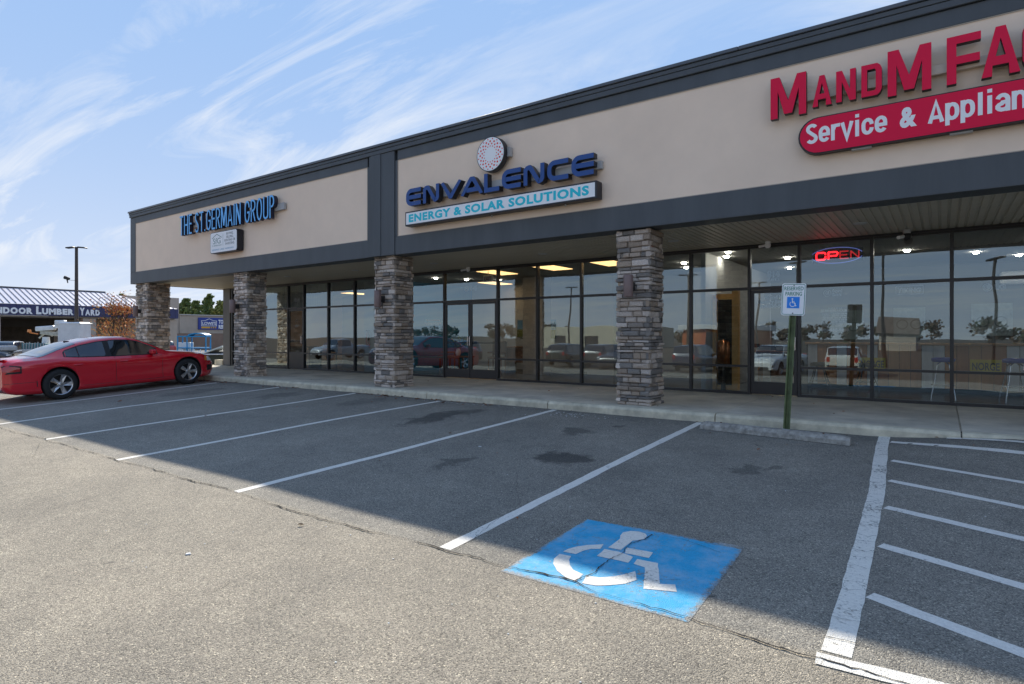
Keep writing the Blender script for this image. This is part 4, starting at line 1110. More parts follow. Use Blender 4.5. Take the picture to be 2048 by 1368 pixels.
def sign_text(txt, x0, x1, z0, z1, m, bold=.0):
    o = text_fit('lettering', txt, m, x0, x1, z0, z1, -.0245, None, .001, bold=bold)
    o.data.transform(lean); o.parent = PS; o.matrix_parent_inverse = wmat(PS).inverted(); return o
sign_text('RESERVED', -.125, .125, zt-.10, zt-.045, gr, .01); sign_text('PARKING', -.108, .108, zt-.175, zt-.12, gr, .01)
sb = mat('sign_blue', (.01, .24, .80), .45)
plate([(-.082, zt-.353), (.082, zt-.353), (.082, zt-.192), (-.082, zt-.192)], -.0262, -.0242).build('blue_square', sb, PS)
mb = MB(); w0 = zt-.272
ribbon(mb, arc(-.006, w0-.022, .036, .036, 130, 380, 16), .009, -.0290, -.0272, 0, 0, mi_side=0)
ribbon(mb, [(-.012, w0+.035), (-.010, w0-.004), (.018, w0-.004), (.032, w0-.048), (.044, w0-.044)], .010, -.0292, -.0272, 0, 0, mi_side=0)
ribbon(mb, [(-.010, w0+.016), (.016, w0+.016)], .008, -.0294, -.0272, 0, 0, mi_side=0)
prism(mb, arc(-.012, w0+.050, .011, .011, 0, 360, 10)[:-1], -.0290, -.0272, 0, 0, 0, 0)
onpost(mb).build('wheelchair_symbol', M['sign_white'], PS)
mb = MB()
for z in (zt-.028, zb+.03): mb.cyl((0, -.030, z), (0, -.02, z), .008, n=8)
onpost(mb).build('bolt', M['black'], PS)
WS = thing('wheel_stop', 'low weathered concrete wheel stop at the head of the blue marked stall', 'wheel stop', (-1.94, 8.8, -.17))
mb = MB(); vs = []; n_ = 24
for t in range(n_+1):
    u = t/n_; X = -2.90+u*1.96; e = 1 if 0 < t < n_ else .8
    yc = 8.86-.20*u
    for (dy, dz) in [(-.085, 0), (-.08, .06), (-.055, .105*e), (.045, .11*e), (.075, .06), (.085, 0)]:
        j = noise.noise(Vector((X*7, dy*40, dz*40)))*.010
        vs.append((X+(.012 if t == 0 and dz > .05 else 0), yc+dy+j, gz(X, yc)+.002+dz+(j*.6 if dz > 0 else 0)))
fs = [(t*6+q, (t+1)*6+q, (t+1)*6+q+1, t*6+q+1) for t in range(n_) for q in range(5)]+[tuple(range(6)), tuple(range(n_*6, n_*6+6))[::-1]]
mb.add(vs, fs); mb.build('concrete_bar', M['stopper'], WS)
mb = MB()
for X, yc in ((-2.6, 8.83), (-1.25, 8.69)): mb.cyl((X, yc, gz(X, yc)+.09), (X, yc, gz(X, yc)+.122), .012, n=8)
mb.build('pin', mat('rusty_pin', (.12, .06, .03), .8), WS)

# ------------------------------------------------------------------ vehicles
def smooth_fn(pts, k=.10):
    xs_ = np.array([p[0] for p in pts]); ys_ = np.array([p[1] for p in pts])
    def f(s):
        return float(np.mean([np.interp(s+d, xs_, ys_) for d in (-k, -k*.5, 0, k*.5, k)]))
    return f
CHARGER = dict(L=5.12, axles=(1.08, 4.20), R=.365, wr_arch=.405,
    top=[(0, .90), (.03, .965), (.10, 1.02), (.2, 1.02), (.6, 1.035), (.85, 1.08), (1.2, 1.22), (1.6, 1.345), (2.0, 1.415), (2.4, 1.44), (2.75, 1.425), (3.0, 1.37), (3.35, 1.20), (3.72, 1.00), (3.9, .975), (4.5, .915), (4.85, .85), (5.02, .78), (5.09, .68), (5.12, .60)],
    belt=[(0, .86), (.2, .97), (1.0, 1.0), (1.5, .945), (2.4, .905), (3.4, .885), (3.9, .90), (4.5, .86), (4.95, .76), (5.12, .56)],
    half=[(0, .78), (.05, .86), (.2, .91), (.5, .945), (1.1, .965), (1.7, .93), (2.6, .925), (3.5, .935), (4.2, .96), (4.6, .935), (4.85, .86), (5.02, .74), (5.12, .60)],
    bot=[(0, .42), (.06, .26), (.25, .20), (.7, .17), (4.7, .15), (5.0, .18), (5.12, .30)],
    roofw=[(0, .74), (.6, .74), (1.0, .68), (1.5, .62), (2.4, .59), (3.0, .60), (3.72, .78), (4.5, .74), (5.12, .45)],
    glass=[(1.26, 1.52), (1.545, 2.14), (2.27, 3.36)], glo=.05, ghi=.095, rear=(.72, 1.55), front=(3.0, 3.70), seams=(1.24, 2.33, 3.50), sharp=(1.18, 3.86))
SUV = dict(L=4.75, axles=(.95, 3.75), R=.36, wr_arch=.42,
    top=[(0, 1.0), (.06, 1.15), (.28, 1.60), (.5, 1.72), (1.6, 1.76), (2.6, 1.72), (2.9, 1.62), (3.45, 1.12), (3.7, 1.08), (4.5, .98), (4.7, .85), (4.75, .7)],
    belt=[(0, .98), (.3, 1.08), (3.4, 1.02), (4.6, .85), (4.75, .66)],
    half=[(0, .82), (.1, .88), (.5, .93), (4.2, .93), (4.6, .84), (4.75, .68)],
    bot=[(0, .42), (.1, .32), (.5, .27), (4.4, .25), (4.75, .38)],
    roofw=[(0, .7), (.4, .70), (2.7, .68), (3.45, .82), (4.75, .5)],
    glass=[(.55, 1.35), (1.42, 2.28), (2.36, 3.3)], glo=.04, ghi=.11, rear=(.10, .42), front=(2.72, 3.42), seams=(1.38, 2.32, 3.3), sharp=None)
PICK = dict(L=5.6, axles=(1.15, 4.6), R=.39, wr_arch=.45,
    top=[(0, 1.18), (.05, 1.25), (1.95, 1.25), (2.02, 1.3), (2.15, 1.78), (2.5, 1.86), (3.4, 1.84), (3.6, 1.76), (4.15, 1.25), (4.4, 1.2), (5.3, 1.12), (5.5, 1.02), (5.6, .8)],
    belt=[(0, 1.15), (2, 1.2), (4.1, 1.15), (5.4, 1.0), (5.6, .75)],
    half=[(0, .92), (.1, .97), (5.1, .97), (5.5, .88), (5.6, .76)],
    bot=[(0, .5), (.1, .42), (.6, .4), (5.2, .36), (5.6, .45)],
    roofw=[(0, .88), (2.0, .82), (2.3, .72), (3.5, .72), (4.15, .86), (5.6, .6)],
    glass=[(2.25, 3.0), (3.08, 4.0)], glo=.04, ghi=.11, rear=(2.02, 2.2), front=(3.5, 4.14), seams=(2.2, 3.04, 4.0), sharp=None)
def wheel_obj(parent, x, s, R, side, det=True):
    """wheel centre at (x, s, R); side +1 faces +x"""
    Mw = Matrix.Translation((x, s, R)) @ Matrix.Rotation(side*PI/2, 4, 'Y')
    w = .11
    t = MB().lathe([(R*.66, -w), (R*.80, -w*1.05), (R*.95, -w*.95), (R, -w*.6), (R, w*.6), (R*.95, w*.95), (R*.80, w*1.05), (R*.67, w)], Mw, 36)
    tyre = t.build('wheel', M['rubber'], parent)
    rm = MB()
    rm.lathe([(R*.69, w*.98), (R*.66, w*.97), (R*.62, w*.72), (R*.60, .02), (R*.58, -.05)], Mw, 36)
    rm.lathe([(0, w*.72), (R*.10, w*.70), (R*.16, w*.60), (R*.16, .0)], Mw, 20)
    if det:
        for k in range(5):
            a = 2*PI*k/5+.31
            A = Mw @ Matrix.Rotation(a, 4, 'Z')
            vs = [(R*.10, -R*.095, w*.66), (R*.10, R*.095, w*.66), (R*.64, R*.15, w*.80), (R*.64, -R*.15, w*.80), (R*.36, 0, w*.60)]
            vs2 = [(v[0], v[1]*1.05, v[2]-.045) for v in vs]
            V = [A @ Vector(v) for v in vs+vs2]
            rm.add(V, [(0, 1, 4), (1, 2, 4), (2, 3, 4), (3, 0, 4), (0, 1, 6, 5), (1, 2, 7, 6), (2, 3, 8, 7), (3, 0, 5, 8)])
    rm.build('rim', M['rim'], tyre)
    dk = MB(); dk.lathe([(0, -.02), (R*.62, -.02)], Mw, 24); dk.build('brake_disc', M['dark'], tyre)
    return tyre
def vehicle(P, paint, name, label, cat, detail=False, group=None, clad=None):
    t = thing(name, label, cat, (0, 0, 0), group)
    top = smooth_fn(P['top'], .05); belt = smooth_fn(P['belt']); half = smooth_fn(P['half'], .06); bot = smooth_fn(P['bot'], .05); rw = smooth_fn(P['roofw'], .12)
    L = P['L']
    def sec(s):
        z1 = top(s); zb = bot(s); be = min(belt(s), z1-.03); w = half(s); r_ = min(rw(s), w*.93)
        ze = max(be+.006, z1-.065)
        m_ = zb+(be-zb)*.5
        return [(0, zb), (w*.84, zb), (w*.955, zb+.03), (w*.985, zb+.10), (w*.975, m_-.10), (w*.985, m_+.08), (w*1.0, be-.17), (w*.992, be-.09), (w*.965, be-.03), (w*.93, be-.003), (r_+.04, ze), (r_+.005, max(ze+.003, z1-.035)), (r_-.06, max(ze+.006, z1-.012)), (r_*.5, z1-.002+.004), (0, z1+.008)]
    def wz(s, z):
        q = sec(s)[1:12]
        for a, b in zip(q, q[1:]):
            if a[1] <= z <= b[1]:
                k_ = (z-a[1])/max(b[1]-a[1], 1e-6); return a[0]+(b[0]-a[0])*k_
        return q[-1][0] if z > q[-1][1] else q[0][0]
    N = 92 if detail else 48
    mb = MB(); n = 15
    full = 2*n-2
    for i in range(N+1):
        s = L*i/N; q = sec(s)
        ring = [(x_, s, z_) for x_, z_ in q]+[(-x_, s, z_) for x_, z_ in q[-2:0:-1]]
        mb.v += ring
    for i in range(N):
        for j in range(full):
            a = i*full+j; b = i*full+(j+1) % full
            mb.f.append((a, b, b+full, a+full)); mb.mi.append(0); mb.sm.append(True)
    mb.f.append(tuple(range(full))[::-1]); mb.mi.append(0); mb.sm.append(False)
    mb.f.append(tuple(range(N*full, N*full+full))); mb.mi.append(0); mb.sm.append(False)
    body = mb.build('body', [paint, M['black']], t)
    # wheel arches cut with a boolean
    cb = MB()
    for s in P['axles']:
        for sd in (-1, 1):
            cb.cyl((sd*(.62), s, P['R']+.02), (sd*1.2, s, P['R']+.02), P['wr_arch'], n=40, mi=1)
    cut = cb.build('cutter', [paint, M['black']], None)
    md = body.modifiers.new('b', 'BOOLEAN'); md.object = cut; md.solver = 'EXACT'; md.operation = 'DIFFERENCE'
    dg = bpy.context.evaluated_depsgraph_get(); dg.update()
    me = bpy.data.meshes.new_from_object(body.evaluated_get(dg)); body.modifiers.clear()
    body.data = me; bpy.data.objects.remove(cut)
    for s in P['axles']:
        for sd in (-1, 1):
            wheel_obj(t, sd*(half(s)-.115), s, P['R'], sd, detail or True)
    # side glass and pillars
    def patch(name_, m, s0, s1, lo, hi, off, par, ns=28, nz=5, both=True):
        for sd in (1, -1):
            o = MB()
            for i in range(ns+1):
                s = s0+(s1-s0)*i/ns; a = lo(s); b = max(hi(s), a+.001)
                for j in range(nz+1):
                    z = a+(b-a)*j/nz; o.v.append((sd*(wz(s, z)+off), s, z))
            for i in range(ns):
                for j in range(nz):
                    a = i*(nz+1)+j; o.f.append((a, a+1, a+nz+2, a+nz+1)); o.mi.append(0); o.sm.append(True)
            # recalc could flip an open sheet; both sides render alike
            o.build(name_, m, par, recalc=False)
    def gtop(s): return min(top(s)-P['ghi'], 10)
    def glow(s): return min(belt(s), top(s)-.03)+P['glo']
    sh = P.get('sharp')
    def ghi(s):
        v = gtop(s)
        if sh: v = min(v, glow(s)+max(0, (s-sh[0]))*1.05+.03)
        return v
    g0 = P['glass'][0][0]-.06; g1 = P['glass'][-1][1]+.06
    patch('window_trim', M['black'], g0, g1, lambda s: glow(s)-.018, lambda s: min(ghi(s)+.02, top(s)-.067), .003, t, 50)
    for a, b in P['glass']: patch('side_window', M['car_glass'], a, b, glow, ghi, .007, t)
    # seams
    zlo = lambda s: bot(s)+.12
    for s in P['seams']:
        if detail and s != 1.24: patch('door_seam', M['black'], s-.004, s+.004, zlo, lambda q: glow(q)-.02, .0025, t, 1, 14)
    if detail:
        patch('sill_seam', M['black'], P['axles'][0]+P['wr_arch']+.1, P['axles'][1]-P['wr_arch']-.08, lambda s: bot(s)+.115, lambda s: bot(s)+.122, .0025, t, 30, 1)
        for s in (1.36, 2.42):
            for sd in (1, -1):
                o = MB(); x_ = wz(s, .80)
                o.bbox(sd*x_-.028, sd*x_+.028, s, s+.20, .792, .820, .010); o.build('door_handle', paint, t)
    # windscreens
    def toppatch(name_, m, s0, s1, off=.008, inset=.07):
        o = MB(); ns = 14; nw = 8
        for i in range(ns+1):
            s = s0+(s1-s0)*i/ns; q = sec(s)
            pts = q[10:]; wmax = pts[0][0]-inset*.3
            px = [p_[0] for p_ in pts][::-1]; pz = [p_[1] for p_ in pts][::-1]
            for j in range(-nw, nw+1):
                x_ = wmax*j/nw*.97; o.v.append((x_, s, float(np.interp(abs(x_), px, pz))+off))
        m2 = 2*nw+1
        for i in range(ns):
            for j in range(m2-1):
                a = i*m2+j; o.f.append((a, a+1, a+m2+1, a+m2)); o.mi.append(0); o.sm.append(True)
        o.build(name_, m, t, recalc=False)
    toppatch('rear_window', M['car_glass'], *P['rear']); toppatch('windscreen', M['car_glass'], *P['front'])
    # lamps
    def corner(name_, m, s0, s1, z0, z1, off=.006, ns=8):
        patch(name_, m, s0, s1, lambda s: z0, lambda s: z1, off, t, ns, 3)
    tz = bot(.3)+ (belt(.3)-bot(.3))*.70
    if not detail: corner('tail_lamp', M['tail_red'], .01, .30, tz, tz+.15); corner('headlamp', M['lamp_clear'], L-.50, L-.10, .66 if P is not PICK else .85, .80 if P is not PICK else 1.0)
    o = MB(); wv = half(0)*.9
    zt_ = belt(0.02)
    if detail: o.bbox(-wv*.95, wv*.95, -.012, .004, zt_-.19, zt_-.06, .004); o.build('tail_lamp', M['tail_red'], t)
    else:
        for sd in (1, -1):
            o = MB(); o.bbox(min(sd*wv*.78, sd*wv*1.02), max(sd*wv*.78, sd*wv*1.02), -.012, .03, zt_-.16, zt_+.12, .01); o.build('tail_lamp', M['tail_red'], t)
        o = MB(); o.bbox(-wv, wv, -.06, .05, .42, .66, .03); o.build('bumper', M['black'], t)
    o = MB(); wv = half(L)*.9; o.bbox(-wv*.8, wv*.8, L-.01, L+.012, .42, .62, .004); o.build('grille', M['black'], t)
    o = MB(); o.bbox(-.16, .16, -.014, -.002, .52, .64, .003); o.build('number_plate', M['sign_white'], t)
    for sd in (1, -1):
        o = MB(); sm_ = P['glass'][-1][1]-.12; zz_ = glow(sm_)+.02; xx_ = wz(sm_, zz_)
        o.bbox(min(sd*xx_, sd*(xx_+.19)), max(sd*xx_, sd*(xx_+.19)), sm_-.05, sm_+.08, zz_-.03, zz_+.10, .03); o.build('wing_mirror', paint, t)
    return t, dict(patch=patch, wz=wz, top=top, belt=belt, half=half, bot=bot, sec=sec, toppatch=toppatch)
car, K = vehicle(CHARGER, M['red_car'], 'parked_car', 'shiny dark red four door sedan parked nose in beside the leftmost column', 'car', detail=True)
# wrap-round tail lamps, side marker, exhaust and bumper crease
K['patch']('tail_lamp', M['tail_red'], .012, .30, lambda s: .745, lambda s: .745+.13-max(0, s-.15)*.25, .006, car, 10, 3)
K['patch']('tail_lamp_surround', M['black'], .008, .33, lambda s: .70, lambda s: .90-max(0, s-.15)*.2, .003, car, 10, 3)
K['patch']('headlamp', M['amber'], 4.72, 4.80, lambda s: .64, lambda s: .77, .006, car, 6, 3)
K['patch']('headlamp', M['lamp_clear'], 4.80, 5.0, lambda s: .62, lambda s: .755, .006, car, 8, 3)
K['patch']('bumper_crease', M['black'], .02, .62, lambda s: .475, lambda s: .483, .003, car, 12, 1)
K['patch']('lower_intake', M['black'], 4.80, 5.05, lambda s: .34, lambda s: .50, .004, car, 8, 3)
K['patch']('wheel_lip', M['black'], .60, .62, lambda s: .26, lambda s: .5, .001, car, 1, 2)
for sd in (1, -1): MB().cyl((sd*.55, -.03, .33), (sd*.55, .15, .33), .045, n=14).build('exhaust', M['chrome'], car)
MB().bbox(-.72, .72, .04, .15, 1.018, 1.034, .006).build('spoiler', M['red_car'], car)
MB().bbox(-.03, .03, 1.55, 1.68, 1.335, 1.375, .012).build('aerial', M['black'], car)
yaw = math.radians(4.3)
# near rear wheel touches down at (-17.2, 5.42)
hx, hy = .955, 1.08
cx0 = -17.16-(hx*math.cos(yaw)-hy*math.sin(yaw)); cy0 = 5.42-(hx*math.sin(yaw)+hy*math.cos(yaw))
zr = gz(-18, 5.4); zf = gz(-18.2, 8.5); pitch = math.atan2(zf-zr, 3.05)
car.rotation_euler = (pitch, 0, yaw); car.location = (cx0, cy0, zr-math.sin(pitch)*1.08+.0)

def paint(nm, c): return mat(nm, c, .3, spec=.6, coat=1.0)
suvB, _ = vehicle(SUV, paint('black_car_paint', (.02, .022, .025)), 'parked_car', 'dark grey sport utility vehicle left of the lift truck by the lumber yard', 'car')
suvB.location = (-60.5, 15.9, -1.0); suvB.rotation_euler = (0, 0, math.radians(-120))
redc, _ = vehicle(SUV, paint('bright_red_car_paint', (.35, .02, .03)), 'parked_car', 'small red car roof just above the sedan bonnet near the blue rack', 'car')
redc.location = (-64.9, 29.8, -1.0); redc.rotation_euler = (0, 0, math.radians(100)); redc.scale = (.92,)*3
pk, _ = vehicle(PICK, paint('white_car_paint', (.7, .7, .68)), 'parked_car', 'white pickup truck across the car park, mirrored left of the parking sign', 'pickup truck')
pk.location = (-8.0, -17.0, gz(-8, -14)); pk.rotation_euler = (0, 0, math.radians(8))
W1 = 'row of cars across the aisle, mirrored in the shop glass'
for o in (pk,): o['group'] = W1
def car_at(src, x, y, rot, paintm, label):
    sw_ = {p.data.materials[0].name: paintm for p in ALLOBJ() if p.parent == src and p.name.startswith('body')}
    o = copy_tree(src, (x, y, gz(x, y)), math.radians(rot), label, W1, swap=sw_)
    o['category'] = src['category']; o.scale = (1, 1, 1)
    return o
cpaints = [paint('dark_green_car_paint', (.02, .035, .035)), paint('graphite_car_paint', (.035, .038, .042)), paint('silver_car_paint', (.4, .41, .42)), paint('navy_car_paint', (.02, .03, .07)), M['red_car'], paint('cream_car_paint', (.62, .60, .52))]
for src, x, y, rot, pi_, lab in [
    (suvB, -23.5, -12.6, 176, 0, 'dark green sport utility vehicle across the car park, mirrored right of the white pillar'),
    (suvB, -20.6, -12.9, 181, 1, 'graphite sport utility vehicle across the car park, mirrored left of the nearest column'),
    (pk, -17.4, -15.0, 2, 1, 'graphite pickup truck across the car park, mirrored right of the nearest column'),
    (suvB, -13.8, -12.8, 183, 3, 'navy sport utility vehicle across the car park, mirrored by the wooden frame'),
    (suvB, -4.6, -12.8, 178, 5, 'cream sport utility vehicle across the car park, mirrored beside the business hours'),
    (suvB, -35.5, -13.0, 180, 5, 'cream sport utility vehicle across the car park, mirrored in the left shop'),
    (pk, -46.0, -13.5, 0, 2, 'silver pickup truck across the car park, mirrored in the left shop'),
    (suvB, -31.2, -12.6, 3, 1, 'graphite sport utility vehicle across the car park, mirrored left of the blue wall')]:
    car_at(src, x, y, rot, cpaints[pi_], lab)

# bucket truck ---------------------------------------------------------------
BT = thing('bucket_truck', 'white utility truck with folded lift boom and tall white box, behind the red sedan', 'truck', (0, 0, 0))
wm = M['white_metal']; teal = mat('teal_crate', (.10, .24, .26), .6, .2, 5); rust = mat('stained_wood', (.35, .22, .12), .8, .3, 6)
# local axes: x along the picture to the right, y away
MB().bbox(-2.9, 3.2, -1.0, 1.0, .75, 1.25, .03).build('body', wm, BT)
MB().bbox(3.25, 5.2, -1.0, 1.0, .6, 1.7, .12).build('cab', wm, BT)
MB().bbox(-.1, 1.85, -.75, .75, 1.26, 3.58, .12).build('bucket', mat('white_fibreglass', (.66, .66, .66), .45, .1, 2), BT)
MB().bbox(-.14, 1.89, -.79, .79, 3.42, 3.50, .02).build('bucket_rim', wm, BT)
mb = MB(); mb.bbox(-2.2, -.6, -.22, .22, 2.95, 3.35, .06, M_=Matrix.Rotation(math.radians(-4), 4, 'Y')); mb.build('upper_boom', wm, BT)
mb = MB(); mb.bbox(-.75, .1, -.2, .2, 3.05, 3.75, .05); mb.cyl((-.5, -.26, 3.5), (-.5, .26, 3.5), .16); mb.build('boom_knuckle', wm, BT)
mb = MB(); mb.bbox(-2.3, .2, -.16, .16, 2.30, 2.62, .04, M_=Matrix.Rotation(math.radians(6), 4, 'Y')); mb.tube([(-2.2, 0, 2.2), (-1.6, .1, 2.75), (-1.0, -.1, 2.4), (-.4, 0, 2.9)], .07); mb.build('lower_boom', mat('grimy_white_metal', (.45, .42, .34), .6, .3, 4), BT)
MB().cyl((-1.6, 0, 1.2), (-1.6, 0, 2.3), .35, .25, 16).build('turret', wm, BT)
mb = MB(); mb.bbox(-3.0, -1.0, -.9, -.3, 1.26, 1.75, .02); mb.build('tool_crate', teal, BT)
mb = MB()
for i in range(8): mb.cyl((-2.8+i*.24, -.95, 1.05), (-2.75+i*.24, -.95, 1.75+.06*(i % 3)), .04, n=8)
mb.build('outrigger_bars', M['silver'], BT)
mb = MB(); mb.bbox(2.1, 4.8, -.5, -.3, 1.9, 2.02, .01); mb.build('rack_plank', rust, BT)
mb = MB(); mb.tube([(2.05, -.4, 1.85), (5.0, -.4, 1.95)], .05); mb.bbox(4.3, 5.0, -.55, .1, 1.9, 2.3, .05); mb.box(4.2, 4.3, -.4, -.3, 1.25, 1.9); mb.build('ladder_rack', wm, BT)
mb = MB(); mb.cyl((-3.05, 0, 2.72), (-3.05, 0, 2.95), .16, .12, 12); mb.cyl((-3.05, 0, 2.68), (-2.3, 0, 2.55), .04); mb.build('beacon', M['amber'], BT)
for xx in (-1.8, 4.2):
    for yy, sd in ((-.85, -1), (.85, 1)):
        w = MB(); w.lathe([(0, -.13), (.3, -.13), (.46, -.12), (.48, 0), (.46, .12), (.3, .13), (0, .13)], Matrix.Translation((xx, yy, .48)) @ Matrix.Rotation(PI/2, 4, 'X'), 24); w.build('wheel', M['rubber'], BT)
BT.location = (-55.9, 17.8, -1.0); BT.scale = (.9,)*3; BT.rotation_euler = (0, 0, math.radians(36))

# old off-road vehicle seen past the sedan's nose -----------------------------
JP = thing('off_road_vehicle', 'olive open off road vehicle with pale folded windscreen beside the end of the shops', 'off roader', (0, 0, 0))
ol = mat('olive_drab_paint', (.045, .050, .030), .7, .2, 5)
MB().bbox(-1.6, 1.8, -.7, .7, .45, 1.05, .06).build('body', ol, JP)
mb = MB(); mb.add([(-1.5, -.66, 1.05), (-.2, -.62, 1.55), (-.2, .62, 1.55), (-1.5, .66, 1.05), (-1.5, -.66, .99), (-.2, -.62, 1.47), (-.2, .62, 1.47), (-1.5, .66, .99)], [(0, 1, 2, 3), (4, 5, 6, 7), (0, 1, 5, 4), (1, 2, 6, 5), (2, 3, 7, 6), (3, 0, 4, 7)]); mb.build('windscreen', mat('pale_canvas', (.55, .60, .56), .5), JP)
MB().bbox(-1.75, 1.9, -.8, .8, 1.03, 1.09, .02).build('fender_rail', wm, JP)
MB().bbox(-1.2, -.3, -.5, .5, 1.1, 1.2, .03).build('bonnet_strap', M['black'], JP)
for xx in (-1.0, 1.2):
    for yy in (-.72, .72):
        w = MB(); Mx = Matrix.Translation((xx, yy, .34)) @ Matrix.Rotation(PI/2, 4, 'X')
        w.lathe([(.20, -.09), (.32, -.09), (.34, 0), (.32, .09), (.20, .09)], Mx, 28); wh = w.build('wheel', M['rubber'], JP)
        w = MB(); w.lathe([(0, .05), (.06, .06), (.06, -.02)], Mx, 16); w.lathe([(.20, .085), (.17, .06), (.17, -.05)], Mx, 28); w.lathe([(.20, -.085), (.17, -.06)], Mx, 28)
        for k_ in range(10):
            a = k_*PI/5; w.cyl(Mx @ Vector((.05*math.cos(a), .05*math.sin(a), .03)), Mx @ Vector((.18*math.cos(a), .18*math.sin(a), .05)), .012, n=6)
        w.build('rim', mat('tan_wheel_rim', (.34, .28, .15), .6), wh)
JP.location = (-33.2, 18.6, -.93); JP.rotation_euler = (0, 0, math.radians(35))

# blue rack ------------------------------------------------------------------
RK = thing('display_rack', 'bright blue steel rack with white bottles standing by the tool rental wall', 'rack', (0, 0, 0))
bl = mat('bright_blue_enamel', (.01, .25, .50), .45, .15, 3)
for xx in (-1.15, -.35, 1.25):
    for yy in (-.35, .35): MB().box(xx-.04, xx+.04, yy-.04, yy+.04, 0, 2.0).build('leg', bl, RK)
for z in (.25, .95, 1.9): MB().bbox(-1.2, 1.3, -.4, .4, z, z+.10, .01).build('shelf', bl, RK)
mb = MB(); ribbon(mb, arc(.5, 1.98, .75, .22, 0, 180, 10), .10, -.42, .42, 0, 0); mb.build('canopy', [bl, bl], RK)
mb = MB()
for i in range(14): mb.cyl((-1.1+i*.17, -.3, .35), (-1.1+i*.17, -.3, .72+.08*(i % 3)), .045, n=8)
mb.build('handle_row', M['sign_white'], RK)
MB().bbox(-1.6, -.5, .3, .9, .4, 1.45, .05).build('side_panel', wm, RK)
RK.location = (-50.7, 25.2, -.85); RK.rotation_euler = (0, 0, math.radians(33)); 

# ------------------------------------------------------------------ LUMBER YARD building (front parallel to Y)
LB = thing('lumber_yard_building', 'big box store wing with pale standing seam roof and white lumber yard letters', 'building', (-78, 15, -1))
navy = mat('navy_fascia_metal', (.030, .036, .115), .45, .06, 2); seamm = mat('pale_standing_seam_metal', (.66, .63, .67), .42, .06, 1.5); rib = mat('dark_seam_rib', (.05, .05, .06), .5)
masn = mat('tan_block_wall', (.45, .38, .31), .9, .08, 1.2, .3, 20); brownb = mat('brown_block_band', (.27, .18, .13), .9, .1, 1.5)
XF = -78; Y0, Y1 = 6.0, 36.9
x = Y0
k = 0
seam_me = None
while x < Y1-.1:                                                    # navy fascia panels
    w_ = min(1.22, Y1-x)
    MB().bbox(XF-.3, XF, x+.01, x+w_-.01, 3.28, 4.46, .01).build('fascia_panel', navy, LB); x += 1.22
# roof panels slope up away from the front, hipped at the right end
zr0, zr1, rd = 4.48, 6.40, 5.2
yhip = Y1-6.2
x = Y0
while x < Y1-.01:
    a, b = x, min(x+.523, Y1)
    def topk(y): return 1.0 if y < yhip else max(0.0, (Y1-y)/(Y1-yhip))
    ka, kb = topk(a), topk(b)
    mb = MB(); mb.add([(XF+.05, a, zr0), (XF+.05, b, zr0), (XF-rd*kb, b, zr0+(zr1-zr0)*kb), (XF-rd*ka, a, zr0+(zr1-zr0)*ka)], [(0, 1, 2, 3)])
    mb.build('roof_panel', seamm, LB, recalc=False)
    mb = MB(); mb.add([(XF+.07, a-.014, zr0+.005), (XF+.07, a+.014, zr0+.005), (XF-rd*ka, a+.014, zr0+.02+(zr1-zr0)*ka), (XF-rd*ka, a-.014, zr0+.02+(zr1-zr0)*ka),
                        (XF+.07, a-.014, zr0+.06), (XF+.07, a+.014, zr0+.06), (XF-rd*ka, a+.014, zr0+.07+(zr1-zr0)*ka), (XF-rd*ka, a-.014, zr0+.07+(zr1-zr0)*ka)],
                       [(4, 5, 6, 7), (0, 1, 5, 4), (1, 2, 6, 5), (2, 3, 7, 6), (3, 0, 4, 7)]); mb.build('roof_seam', rib, LB)
    x += .523
mb = MB(); mb.add([(XF+.05, Y1, zr0), (XF-12, Y1, zr0), (XF-rd, yhip, zr1), (XF-12, yhip, zr1)], [(0, 1, 3, 2)]); mb.build('roof_end', seamm, LB, recalc=False)
MB().bbox(XF-12, XF-.31, Y1-.3, Y1, 3.28, 4.46, .01).build('fascia_panel', navy, LB)
MB().tube([(XF-rd, Y0, zr1+.06), (XF-rd, yhip, zr1+.06)], .09).build('ridge_cap', rib, LB)
MB().box(XF-12, XF-rd, Y0, yhip, zr1-.06, zr1-.01).build('roof_deck', seamm, LB)
MB().box(XF-11, XF-.32, Y0, Y1-.32, 3.10, 3.27).build('canopy_ceiling', mat('canopy_ceiling_paint', (.28, .25, .21), .8), LB)
for (a, b) in ((18.2, 19.45), (26.7, 28.0), (35.3, 36.9)):
    MB().bbox(XF-2.2, XF-.35, a, b, -1.1, 3.09, .02).build('pier', masn, LB)
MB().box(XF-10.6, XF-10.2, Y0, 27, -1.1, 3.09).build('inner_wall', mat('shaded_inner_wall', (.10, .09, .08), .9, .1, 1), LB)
MB().box(XF-10.6, XF-10.2, 27.01, Y1, -1.1, 3.09).build('inner_wall', masn, LB)
MB().box(XF-10.15, XF-10.1, 20, 26, -.9, 2.2).build('stacked_timber', mat('dark_timber_stack', (.09, .07, .05), .9, .4, 2), LB)
wl_ = M['sign_white']
